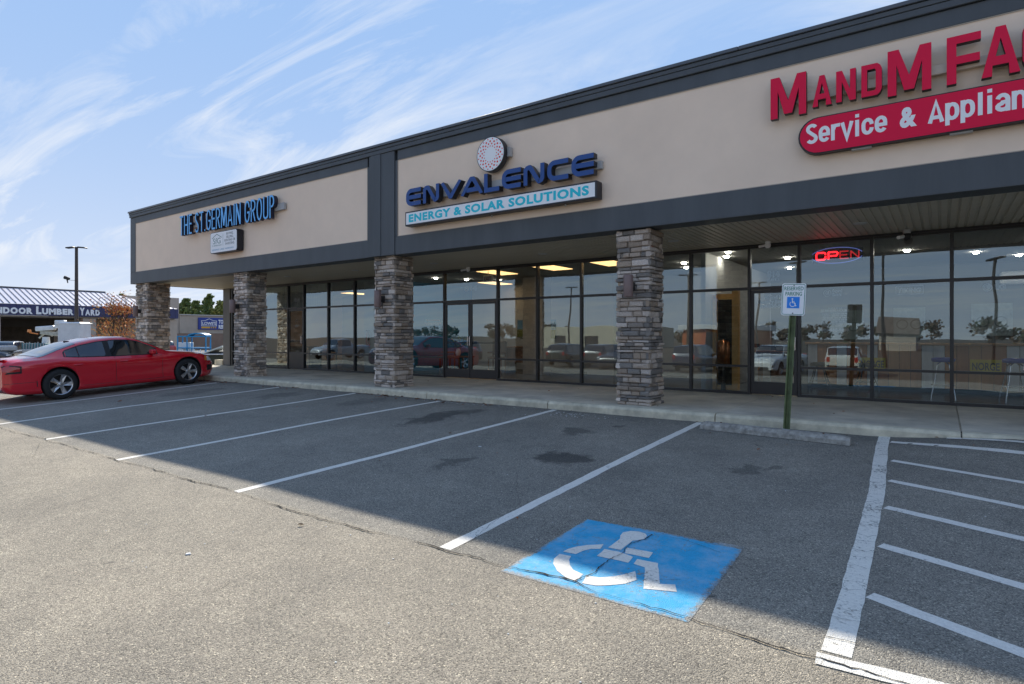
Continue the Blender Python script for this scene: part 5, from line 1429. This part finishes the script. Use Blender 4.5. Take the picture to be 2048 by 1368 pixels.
def yard_word(y0, big, small, y1, zb=3.42):
    # letter heights: capitals larger
    wds = {'I': .45, 'L': .85, 'Y': 1.05}
    n_ = len(small); tot = wds[big]+n_*1.0; k_ = (y1-y0)/tot
    text_fit('letter', big, wl_, y0, y0+wds[big]*k_*.92, zb, zb+.84, XF+.01, LB, .06, bold=.06, plane='YZ')
    yy = y0+wds[big]*k_
    for c in small:
        w__ = {'M': 1.15, 'E': .82, 'R': .98, 'D': .98, 'B': .92, 'O': 1.12, 'N': 1.05, 'U': .98, 'A': 1.1}.get(c, 1)
        w__ *= n_/sum({'M': 1.15, 'E': .82, 'R': .98, 'D': .98, 'B': .92, 'O': 1.12, 'N': 1.05, 'U': .98, 'A': 1.1}.get(q, 1) for q in small)
        text_fit('letter', c, wl_, yy+.02*k_, yy+w__*k_*.93, zb, zb+.66, XF+.01, LB, .06, bold=.06, plane='YZ'); yy += w__*k_
yard_word(18.62, 'I', 'NDOOR', 22.05); yard_word(22.3, 'L', 'UMBER', 25.72); yard_word(26.25, 'Y', 'ARD', 28.24)
# main store block behind
LW = thing('hardware_store_building', 'tan block store walls with brown base band and blue TOOL RENTAL sign', 'building', (-92, 45, -1))
MB().bbox(-100, -92, 30, 43.6, -1.1, 6.7, .03).build('wall', masn, LW)
MB().bbox(-99, -91.9, 43.62, 75, 1.45, 4.15, .03).build('wall', masn, LW)
MB().bbox(-99, -91.85, 40.0, 75, -1.1, 1.44, .03).build('base_band', brownb, LW)
MB().bbox(-99.2, -91.7, 43.62, 75, 4.16, 4.32, .02).build('parapet_cap', mat('pale_parapet_cap', (.5, .47, .42), .8), LW)
sbm = mat('store_sign_blue', (.012, .04, .26), .4)
MB().bbox(-91.88, -91.72, 46.3, 56, 2.05, 3.88, .02).build('sign_panel', sbm, LW)
text_fit('lettering', "LOWE'S", wl_, 46.9, 49.0, 2.75, 3.25, -91.71, LW, .02, bold=.02, plane='YZ')
text_fit('lettering', 'TOOL\nRENTAL', wl_, 49.4, 51.4, 2.2, 3.6, -91.71, LW, .02, bold=.04, plane='YZ')
mb = MB(); 
def yz_line(mb, pts, w_, X): 
    m2 = MB(); ribbon(m2, pts, w_, 0, .03, 0, 0); m2.v = [(X-v[1], v[0], v[2]) for v in m2.v]; mb.add(m2.v, m2.f, 0)
yz_line(mb, [(46.75, 2.62), (46.75, 3.40), (47.3, 3.42), (47.95, 3.72), (48.6, 3.42), (49.1, 3.40), (49.1, 2.62), (46.75, 2.62)], .06, -91.68); mb.build('sign_outline', wl_, LW)
yel = mat('sign_yellow', (.75, .42, .03), .5)
MB().box(-91.715, -91.69, 46.75, 48.1, 2.25, 2.5).build('yellow_bar', yel, LW)
for q in range(3): MB().box(-91.715, -91.69, 48.25+q*.32, 48.40+q*.32, 2.25, 2.5).build('yellow_bar', yel, LW)
# shadowless pad? no: plain lamp post
LP = thing('lamp_post', 'tall dark twin headed lamp post behind the lift truck, with a small camera arm', 'lamp post', (-58.6, 19.5, -1))
px, py = -58.6, 19.5
MB().cyl((px, py, -1), (px, py, 8.55), .16, .11, 12).build('pole', mat('dark_bronze_pole', (.05, .04, .035), .6), LP)
ux, uy = .81, .58
for sg in (-1, 1):
    mb = MB(); Mx = Matrix.Translation((px+ux*sg*.5, py+uy*sg*.5, 8.50)) @ Matrix.Rotation(math.atan2(uy, ux), 4, 'Z') @ Matrix.Rotation(sg*.10, 4, 'Y')
    mb.bbox(-.32, .32, -.2, .2, -.05, .05, .03, M_=Mx); mb.build('lamp_head', M['black'], LP)
MB().cyl((px-.35*ux, py-.35*uy, 8.5), (px+.35*ux, py+.35*uy, 8.5), .04, n=8).build('bracket', M['black'], LP)
MB().cyl((px, py, 5.75), (px-ux*.85, py-uy*.85, 5.82), .018, n=6).build('bracket', M['silver'], LP)
MB().cyl((px-ux*.98, py-uy*.98, 6.02), (px-ux*.60, py-uy*.60, 5.90), .15, .10, 10).build('camera_housing', M['black'], LP)
MB().cyl((px-ux*.8, py-uy*.8, 5.9), (px-ux*.72, py-uy*.72, 5.55), .06, .04, 8).build('camera_mount', M['black'], LP)
# small grill cart by the lumber yard
GC = thing('grill_cart', 'small silver grill on a stand at the far left edge under the lumber yard sign', 'grill', (-57.1, 14.6, -1))
MB().bbox(-57.5, -56.7, 14.1, 15.1, .0, .42, .1).build('lid', M['silver'], GC)
MB().box(-57.15, -57.05, 14.55, 14.65, -1, .0).build('stand', M['silver'], GC)
BR = thing('blue_barrel', 'blue plastic barrel lying low at the far left under the silver grill', 'barrel', (-59.9, 16.4, -1))
mb = MB(); mb.lathe([(0, -1), (.42, -1), (.45, -.8), (.45, -.1), (.40, .12), (0, .12)], Matrix.Translation((-59.9, 16.4, 0)), 20); mb.build('barrel_shell', mat('blue_plastic', (.02, .05, .30), .4), BR)

# ------------------------------------------------------------------ trees
def leaf_cloud(rnd, centers, n, rad, s0, s1, flat=.75, colors=1):
    mb = MB()
    for (cx_, cy_, cz_, R_) in centers:
        for _ in range(n):
            while True:
                d = Vector((rnd.uniform(-1, 1), rnd.uniform(-1, 1), rnd.uniform(-1, 1)))
                if .25 < d.length < 1: break
            d = d*(.55+.45*rnd.random())
            p = Vector((cx_, cy_, cz_))+Vector((d.x*R_, d.y*R_, d.z*R_*flat))
            s = rnd.uniform(s0, s1); a = Vector((rnd.gauss(0, 1), rnd.gauss(0, 1), rnd.gauss(0, 1))).normalized(); b = a.orthogonal().normalized(); c = a.cross(b)
            mb.add([p+b*s, p+c*s*.6, p-b*s, p-c*s*.6], [(0, 1, 2, 3)], rnd.randrange(colors))
    return mb
leafg = [mat('pine_needles_%s' % w, c, .8, .2, 2) for w, c in (('dark', (.07, .12, .035)), ('mid', (.13, .18, .045)), ('light', (.20, .22, .06)))]
bark = mat('bark', (.07, .05, .035), .9, .2, 4)
def pine(name, label, h, w, seed, n=70, nc=26, spire=True, group=None, colors=3, mats=leafg, ls=(.18, .42)):
    r_ = random.Random(seed)
    t = thing(name, label, 'tree', (0, 0, 0), group)
    mb = MB(); mb.cyl((0, 0, 0), (.15, .1, h*.95), .16, .04, 8)
    cs = []
    for i in range(nc):
        z = h*(.28+.70*i/nc); rr = w*(1-.72*(i/nc)**1.4)*r_.uniform(.6, 1.05); a = r_.uniform(0, 6.28); q = rr*r_.uniform(.1, .62)
        cs.append((q*math.cos(a), q*math.sin(a), z, rr*.52+.22))
        mb.cyl((.1*z/h, 0, z*.96), (q*math.cos(a), q*math.sin(a), z), .04, .015, 5)
    mb.build('trunk', bark, t)
    leaf_cloud(r_, cs, n, 1, ls[0], ls[1], .7, colors).build('crown', mats, t, recalc=False)
    return t
tA = pine('pine_tree', 'bushy pine behind the tool rental wall, next to the tall tan wall', 9.2, 3.1, 1, 95, 26, group='pines behind the store')
tA.location = (-122.0, 61.2, -1.0)
tB = pine('pine_tree', 'slim taller pine with an open top behind the tool rental wall', 12.0, 2.2, 2, 60, 24, group='pines behind the store')
tB.location = (-137.0, 71.6, -1.0)
tC = pine('pine_tree', 'yellow green rounded pine above the blue TOOL sign', 9.0, 3.6, 3, 100, 24, group='pines behind the store', mats=[leafg[1], leafg[2], mat('yellow_needles', (.30, .28, .07), .8)])
tC.location = (-115.4, 62.5, -1)
specs = [(tA, -134.5, 65.4, 1.12, 'dark rounded pine second from the tall tan wall'), (tB, -136.0, 64.8, .80, 'thin pine poking up beside the tall tan wall'), (tC, -119.5, 64.5, .90, 'pale green pine third along behind the tool rental wall'),
         (tA, -119.8, 67.6, 1.05, 'dense pine beside the end pier of the shops'), (tA, -142.0, 74.0, 1.25, 'dark pine in the second row above the sign'), (tB, -140.0, 79.0, .95, 'open topped pine at the right end of the row'), (tC, -122.5, 73.0, 1.1, 'rounded pine hidden partly by the end pier')]
for i, (s, x, y, sc_, lab) in enumerate(specs):
    copy_tree(s, (x, y, -1), i*1.3, lab, 'pines behind the store', sc_)
# small distant trees peeking over the tall wall
copy_tree(tB, (-140, 54.5, -1), .4, 'dark tree top just showing over the tall tan wall beside the column', 'pines behind the store', .93)
copy_tree(tB, (-142, 62.5, -1), 2.4, 'tiny tree top showing over the right part of the tall tan wall', 'pines behind the store', .89)
# autumn tree with bare limbs
AT = thing('autumn_tree', 'small bare limbed tree with orange leaves before the lumber yard', 'tree', (0, 0, 0))
mb = MB(); tips = []; ra = random.Random(21)
def grow(p, d, L_, r0, depth):
    q = p+d*L_; mb.cyl(p, q, r0, r0*.68, n=5 if depth < 3 else 7, cap=False)
    if depth == 0: tips.append(q); return
    for _ in range(ra.choice((2, 3, 3))):
        nd = (d+Vector((ra.uniform(-.55, .55), ra.uniform(-.55, .55), ra.uniform(-.05, .4)))).normalized()
        grow(q, nd, L_*ra.uniform(.62, .88), r0*.62, depth-1)
for k_ in range(3): grow(Vector((0, 0, 0)), Vector((ra.uniform(-.25, .25), ra.uniform(-.25, .25), 1)).normalized(), 1.5, .07, 5)
mb.build('trunk', bark, AT)
leafo = [mat('autumn_leaf_%s' % w, c, .7) for w, c in (('orange', (.62, .20, .05)), ('rust', (.40, .14, .06)), ('gold', (.68, .36, .10)))]
lb = MB()
for q in tips:
    dens = 3 if q.z < 4.6 else 1
    for _ in range(dens):
        p = q+Vector((ra.gauss(0, .12), ra.gauss(0, .12), ra.gauss(0, .15)))
        s = ra.uniform(.05, .11); a = Vector((ra.gauss(0, 1), ra.gauss(0, 1), ra.gauss(0, 1))).normalized(); b = a.orthogonal().normalized(); c = a.cross(b)
        lb.add([p+b*s, p+c*s*.7, p-b*s, p-c*s*.7], [(0, 1, 2, 3)], ra.randrange(3))
# dense orange brush low down
for _ in range(1500):
    p = Vector((ra.gauss(0, .95), ra.gauss(0, .8), ra.uniform(.6, 3.6))); s = ra.uniform(.05, .12)
    a = Vector((ra.gauss(0, 1), ra.gauss(0, 1), ra.gauss(0, .4))).normalized(); b = a.orthogonal().normalized(); c = a.cross(b)
    lb.add([p+b*s*.3, p+c*s*1.4, p-b*s*.3, p-c*s*1.4], [(0, 1, 2, 3)], ra.randrange(3))
lb.build('crown', leafo, AT, recalc=False)
AT.location = (-55.8, 21.5, -1.0)

# ------------------------------------------------------------------ what the glass mirrors: far side of the car park
FB = thing('far_store_building', 'long low cream store across the car park, mirrored in the shop glass', 'building', (-60, -80, -1))
crm = mat('cream_store_wall', (.55, .50, .38), .9, .06, .4); dk2 = mat('dark_store_glass', (.03, .035, .04), .2)
MB().bbox(-68, -45, -95, -80, -1.3, 2.7, .05).build('wall', crm, FB)
for i in range(3): MB().box(-65+i*7, -62+i*7, -79.99, -79.9, -1.2, 1.0).build('window', dk2, FB)
FO = thing('orange_store_building', 'low orange brick store with white roof edge, mirrored beside the wooden frame', 'building', (-16, -70, -1))
MB().bbox(-31.5, -21.5, -74, -62, -1.3, 2.0, .05).build('wall', mat('orange_brick_wall', (.50, .13, .04), .9, .1, 1), FO)
MB().bbox(-32, -21, -74.5, -61.5, 2.01, 2.7, .05).build('roof_edge', M['white_metal'], FO)
for i in range(1): MB().box(-28, -26, -61.99, -61.9, -1.2, 1.6).build('window', dk2, FO)
FT = thing('tan_store_building', 'tan gabled store across the car park, mirrored left of the business hours', 'building', (6, -90, -1))
MB().bbox(-8.5, -3.5, -104, -92, -1.3, 1.5, .05).build('wall', masn, FT)
mb = MB(); mb.add([(-9, -91.5, 1.51), (-3, -91.5, 1.51), (-3, -98, 4.2), (-9, -98, 4.2), (-9, -104.5, 1.51), (-3, -104.5, 1.51)], [(0, 1, 2, 3), (3, 2, 5, 4), (0, 3, 4), (1, 5, 2)]); mb.build('roof', mat('brown_shingle_roof', (.16, .11, .08), .9, .2, 1), FT)
decm = [mat('winter_foliage_%s' % w, c, .9) for w, c in (('brown', (.10, .07, .045)), ('green', (.05, .07, .03)), ('rust', (.14, .08, .04)))]
r = random.Random(77); cs = []
for i in range(40):
    x0_ = -170+i*7.0+r.uniform(-2, 2); y0_ = -122-r.uniform(0, 22); hh_ = r.uniform(3.8, 6.6)
    for q in range(7): cs.append((x0_+r.uniform(-2.6, 2.6), y0_+r.uniform(-2, 2), -1.0+hh_*r.uniform(.25, .85), r.uniform(1.2, 2.1)))
tl = leaf_cloud(r, cs, 70, 1, .25, .5, .8, 3).build('tree_line', decm, None, recalc=False); tl['kind'] = 'stuff'
bt = pine('bare_tree', 'small bare tree in the far car park mirrored in the left shop', 6.5, 2.2, 19, 14, 22, group=None, mats=decm, ls=(.08, .2))
bt.location = (-48, -18, -1.2)
lp2 = None
for i, (x, y) in enumerate([(-21, -34), (-17.5, -48), (-10, -30), (-3.5, -26), (3.5, -36), (6.5, -46), (8, -24), (-38, -40), (15, -30)]):
    if lp2 is None:
        lp2 = thing('lamp_post', 'dark twin headed lamp post across the car park mirrored in the glass', 'lamp post', (0, 0, 0), 'lamp posts across the car park')
        MB().cyl((0, 0, 0), (0, 0, 8.6), .13, .09, 8).build('pole', M['bronze'], lp2)
        MB().bbox(-.9, .9, -.18, .18, 8.5, 8.62, .03).build('lamp_head', M['bronze'], lp2)
        lp2.location = (x, y, -1.24)
    else: copy_tree(lp2, (x, y, -1.24), .3*i, 'dark twin headed lamp post mirrored in the glass, ' + ['nearest the left column', 'behind the door hours lettering', 'beside the parking sign', 'left of the round logo', 'far behind the round logo', 'at the right picture edge', 'in the left shop glass', 'outside the picture edge'][i-1], None)

# ------------------------------------------------------------------ furniture inside the shops
wood = mat('brown_wood', (.20, .085, .035), .4, .25, 8, stretch=(1, 1, .15)); woodp = mat('pale_new_timber', (.85, .46, .14), .6, .15, 8)
CT = thing('shop_counter', 'long counter of brown boards and pale panels behind the right shop glass', 'counter', (0, 15.8, 0))
MB().bbox(-2.6, 6.5, 15.35, 16.05, 1.0, 1.05, .01).build('counter_top', mat('counter_top_wood', (.34, .18, .08), .4, .2, 6), CT)
cb_ = [mat('counter_board_%s' % w, c, .5, .2, 6, stretch=(1, 1, .15)) for w, c in (('brown', (.50, .22, .09)), ('red', (.42, .16, .07)), ('tan', (.60, .30, .13)), ('white', (.80, .84, .88)))]
x = -2.55; i = 0; pat = [3, 0, 3, 1, 0, 3, 0, 2, 1, 3, 0, 1]
pat = [3, 0, 0, 3, 1, 0, 3, 0, 2, 0, 1, 3, 3, 0, 1, 2, 0, 1, 3, 3, 0, 2, 1, 0]
while x < 6.4:
    MB().bbox(x+.004, x+.196, 15.44, 15.47, .10, .998, .004).build('board', cb_[pat[i % len(pat)]], CT); x += .2; i += 1
MB().box(-2.58, 6.45, 15.475, 16.0, .0, .998).build('counter_core', M['dark'], CT)
for (x0, lab) in ((-1.45, 'yellow poster with grey capitals behind the low black stools'), (.52, 'yellow poster with grey capitals between the blue stools')):
    PO = thing('poster', lab, 'poster', (x0, 15.42, .6), 'yellow posters on the counter')
    MB().box(x0-.05, x0+.45, 15.42, 15.432, .44, .72).build('sheet', mat('yellow_poster_paper', (.70, .58, .08), .6), PO)
    text_fit('lettering', 'NORGE', mat('grey_poster_print', (.10, .12, .13), .6), x0-.02, x0+.42, .50, .66, 15.4195, PO, .001, bold=.03)
def stool(label, seatm, legm, seat_z, splay):
    t = thing('bar_stool', label, 'bar stool', (0, 0, 0), 'stools at the shop counter')
    mb = MB(); mb.lathe([(0, seat_z-.05), (.17, seat_z-.05), (.19, seat_z-.02), (.185, seat_z+.02), (.12, seat_z+.04), (0, seat_z+.04)], None, 24); mb.build('seat', seatm, t)
    for k_ in range(4):
        a = PI/4+k_*PI/2; c, s = math.cos(a), math.sin(a)
        mb = MB(); mb.tube([(.06*c, .06*s, seat_z-.05), (.13*c, .13*s, seat_z-.10), (.17*c, .17*s, seat_z*.55), (splay*c, splay*s, .1), (splay*1.06*c, splay*1.06*s, 0)], .012, 8); mb.build('leg', legm, t)
    mb = MB(); mb.tube([(.185*math.cos(q*PI/8), .185*math.sin(q*PI/8), seat_z*.36) for q in range(17)], .008, 6); mb.build('foot_ring', legm, t)
    return t
blk = mat('black_metal', (.02, .02, .02), .5)
s1 = stool('low black metal stool at the left end of the counter', blk, blk, .58, .27); s1.location = (-2.2, 14.75, 0)
copy_tree(s1, (-1.32, 14.9, 0), .3, 'low black metal stool right beside the left yellow poster')
s2 = stool('chrome legged stool with a blue seat, left one of the pair', mat('blue_vinyl_seat', (.01, .06, .50), .3, coat=.5), M['chrome'], .76, .25); s2.location = (.02, 13.95, 0)
copy_tree(s2, (1.08, 14.15, 0), .2, 'chrome legged stool with a blue seat at the right edge of the picture')
# appliance pictures on the rear wall of the right shop
for (x0, x1, z0, z1, lab) in [(-2.55, -1.75, 1.1, 1.9, 'pale washer and dryer picture nearest the door'), (-1.05, -.35, 1.15, 1.95, 'pale appliance picture behind the boxed brand lettering'), (.6, 1.4, 1.2, 2.0, 'pale appliance picture behind the round brand logo')]:
    PO = thing('wall_picture', lab, 'picture', (x0, 18.97, z0), 'appliance pictures')
    MB().box(x0, x1, 18.94, 18.99, z0, z1).build('sheet', mat('pale_picture', (.26, .33, .36), .6, .25, 5), PO)
    mb = MB()
    for q in (.28, .72):
        c_ = x0+(x1-x0)*q; ribbon(mb, arc(c_, (z0+z1)/2-.05, .12, .12, 0, 360, 20), .03, 18.93, 18.94, 0, 0, closed=True, mi_side=0)
    mb.build('drum_outline', mat('drum_grey', (.14, .19, .22), .6), PO)
ac = thing('air_conditioner', 'white wall air conditioner high in the right shop', 'air conditioner', (1.0, 18.8, 2.3))
MB().bbox(1.15, 2.3, 18.7, 18.98, 2.45, 2.75, .04).build('casing', M['sign_white'], ac)
# timber frame and copper tank left of the right shop door
TF = thing('timber_frame', 'pale timber door frame standing inside left of the right shop door', 'door frame', (-3.9, 13.6, 0))
MB().box(-4.12, -4.04, 13.35, 13.5, .02, 2.1).build('jamb', woodp, TF); MB().box(-3.70, -3.57, 13.35, 13.5, .02, 2.2).build('jamb', woodp, TF)
MB().box(-4.03, -3.71, 13.4, 13.5, 2.0, 2.12).build('head', woodp, TF); MB().box(-4.03, -3.71, 13.4, 13.5, .02, .12).build('sill', woodp, TF)
MB().box(-4.1, -3.6, 13.52, 13.56, .1, 2.0).build('dark_panel', M['dark'], TF)
CB = thing('copper_tank', 'copper cylinder tank standing inside the timber frame', 'tank', (-3.75, 13.3, 0))
mb = MB(); mb.lathe([(0, .6), (.14, .6), (.14, 1.05), (.1, 1.10), (0, 1.12)], Matrix.Translation((-3.87, 13.3, 0)), 20); mb.build('tank', mat('copper', (.45, .16, .06), .3, metal=.8), CB)
MB().cyl((-3.87, 13.3, .0), (-3.87, 13.3, .6), .05, n=10).build('stand', M['black'], CB)
# office chair and desk behind the right door
def office_chair(name, label, cat, fab, legm, arm=True):
    t = thing(name, label, cat, (0, 0, 0))
    MB().bbox(-.26, .26, -.26, .26, .42, .50, .03).build('seat', fab, t)
    MB().bbox(-.25, .25, .20, .28, .55, 1.02, .03).build('backrest', fab, t)
    for xx in (-.22, .22):
        for yy in (-.22, .22): MB().box(xx-.02, xx+.02, yy-.02, yy+.02, 0, .42).build('leg', legm, t)
        MB().box(xx-.02, xx+.02, .2, .24, .5, .6).build('back_post', legm, t)
        if arm: MB().box(xx-.025 if xx < 0 else xx-.015, xx+.015 if xx < 0 else xx+.025, -.24, .22, .62, .66).build('armrest', legm, t)
    return t
fabg = mat('grey_fabric', (.10, .10, .11), .9); fabt = mat('taupe_fabric', (.16, .13, .11), .9)
oc = office_chair('office_chair', 'grey office chair with its back to the glass of the right shop door', 'chair', fabg, M['black']); oc.location = (-2.9, 15.6, .3)
DK = thing('office_desk', 'small desk with printer behind the right shop door', 'desk', (-2.9, 15.0, 0))
MB().bbox(-3.6, -2.65, 14.9, 15.3, .80, .85, .01).build('desk_top', wood, DK); MB().box(-3.55, -3.5, 14.95, 15.25, 0, .8).build('leg', wood, DK); MB().box(-2.75, -2.7, 14.95, 15.25, 0, .8).build('leg', wood, DK); MB().box(-3.3, -2.75, 15.2, 15.25, .05, .8).build('modesty_panel', wood, DK)
PR = thing('printer', 'grey printer standing on the desk behind the right shop door', 'printer', (-2.95, 15.05, .85))
MB().bbox(-3.15, -2.80, 14.95, 15.25, .852, 1.06, .02).build('casing', M['silver'], PR)
oc.location = (-3.25, 16.2, .15)
# reception furniture in the middle shop
c1 = office_chair('armchair', 'taupe armchair by the blue wall, left of the round vase', 'chair', fabt, wood); c1.location = (-13.6, 15.4, 0); c1.rotation_euler = (0, 0, -.5)
copy_tree(c1, (-12.0, 15.9, 0), .3, 'taupe armchair right of the vase behind the middle shop glass')
TB = thing('side_table', 'low dark wooden table in front of the blue wall', 'table', (-12.8, 14.9, 0))
MB().bbox(-13.4, -12.3, 14.5, 15.1, .50, .54, .01).build('table_top', wood, TB)
for xx in (-13.35, -12.38):
    for yy in (14.55, 15.02): MB().box(xx, xx+.05, yy, yy+.05, 0, .5).build('leg', wood, TB)
def vase_plant(label, x, y, z, s=1.0, n=26, seed=1):
    t = thing('potted_plant', label, 'plant', (x, y, z)); r_ = random.Random(seed)
    MB().lathe([(0, z), (.05*s, z), (.075*s, z+.08*s), (.06*s, z+.18*s), (.04*s, z+.22*s)], Matrix.Translation((x, y, 0)), 16).build('vase', M['sign_white'], t)
    mb = MB()
    for i in range(n):
        a = r_.uniform(0, 6.28); l = r_.uniform(.2, .42)*s; e = r_.uniform(.3, 1.3)
        p0 = Vector((x, y, z+.2*s)); d = Vector((math.cos(a)*math.cos(e), math.sin(a)*math.cos(e), math.sin(e))); p1 = p0+d*l; p2 = p1+Vector((d.x*.12, d.y*.12, -.05))*s
        sd = Vector((-d.y, d.x, 0)).normalized()*.03*s
        mb.add([p0, p1+sd, p2, p1-sd], [(0, 1, 2, 3)])
    mb.build('leaves', mat('indoor_leaf_green', (.04, .09, .03), .6), t, recalc=False)
vase_plant('leafy plant in a white vase on the low wooden table', -12.75, 14.8, .542, 1.1, 30, 2)
DS = thing('reception_desk', 'brown wooden reception desk near the white pillar', 'desk', (-10.6, 16.6, 0))
MB().bbox(-12.0, -10.8, 16.2, 16.9, .78, .84, .01).build('desk_top', wood, DS); MB().bbox(-11.95, -10.85, 16.3, 16.34, .3, .775, .01).build('front_panel', wood, DS)
for xx in (-11.95, -10.9): MB().box(xx, xx+.06, 16.25, 16.85, 0, .78).build('side_panel', wood, DS)
vase_plant('small green plant on the brown reception desk', -11.2, 16.5, .842, .9, 26, 5)
for (x0, x1, z0, z1, lab) in [(-12.35, -11.95, 1.15, 1.75, 'narrow landscape picture left of three'), (-11.75, -11.35, 1.1, 1.9, 'tall landscape picture with blue sky, middle of three'), (-11.15, -10.75, 1.1, 1.75, 'landscape picture beside the white pillar')]:
    PO = thing('wall_picture', lab, 'picture', (x0, 17.55, z0), 'landscape pictures in the middle shop')
    MB().box(x0, x1, 17.57, 17.595, z0, z1).build('canvas', mat('picture_sky', (.12, .28, .45), .6, .2, 3), PO)
    MB().box(x0, x1, 17.555, 17.5695, z0, z0+(z1-z0)*.45).build('picture_field', mat('picture_field', (.16, .17, .04), .6, .4, 6), PO)
# left shop things
FE = thing('fire_extinguisher', 'red fire extinguisher on the white pillar of the left shop', 'fire extinguisher', (-15.6, 13.5, 1))
mb = MB(); mb.lathe([(0, .85), (.07, .85), (.075, .9), (.075, 1.22), (.04, 1.30), (.02, 1.34)], Matrix.Translation((-15.6, 13.50, 0)), 16); mb.build('cylinder', mat('red_enamel', (.45, .02, .02), .35), FE)
mb = MB(); mb.box(-15.66, -15.54, 13.47, 13.53, 1.34, 1.38); mb.tube([(-15.55, 13.45, 1.34), (-15.50, 13.43, 1.2), (-15.52, 13.43, 1.0)], .012); mb.build('valve', M['black'], FE)
YB = thing('waste_bin', 'yellow waste bin inside the left shop beside the stone feature', 'bin', (-19.6, 13.6, 0))
mb = MB(); mb.cyl((-19.7, 13.7, 0), (-19.7, 13.7, .42), .17, .21, 20); mb.build('bin_shell', mat('yellow_plastic', (.55, .42, .02), .5), YB)
RC = thing('reception_counter', 'white counter with a blue panel inside the left shop', 'counter', (-15.2, 15, 0))
MB().bbox(-16.4, -14.9, 15.6, 16.3, 0, 1.0, .02).build('counter_body', M['wall_white'], RC); MB().bbox(-16.5, -14.8, 15.5, 16.4, 1.002, 1.05, .01).build('counter_top', M['sign_white'], RC)
vase_plant('orange brown dried flowers on the white counter of the left shop', -15.6, 15.9, 1.052, 1.3, 40, 8)
c2 = office_chair('desk_chair', 'dark desk chair behind the left shop glass near its door', 'chair', fabg, M['black'], False); c2.location = (-19.9, 15.2, 0)
copy_tree(c2, (-16.9, 14.9, 0), 2.4, 'dark desk chair left of the white counter in the left shop')
DT = thing('office_desk', 'dark desk near the left shop door, beside the bin', 'desk', (-20.6, 15.0, 0))
MB().bbox(-21.6, -20.2, 14.5, 15.2, .72, .76, .01).build('desk_top', wood, DT)
for xx in (-21.55, -20.3): MB().box(xx, xx+.05, 14.55, 15.15, 0, .72).build('side_panel', wood, DT)
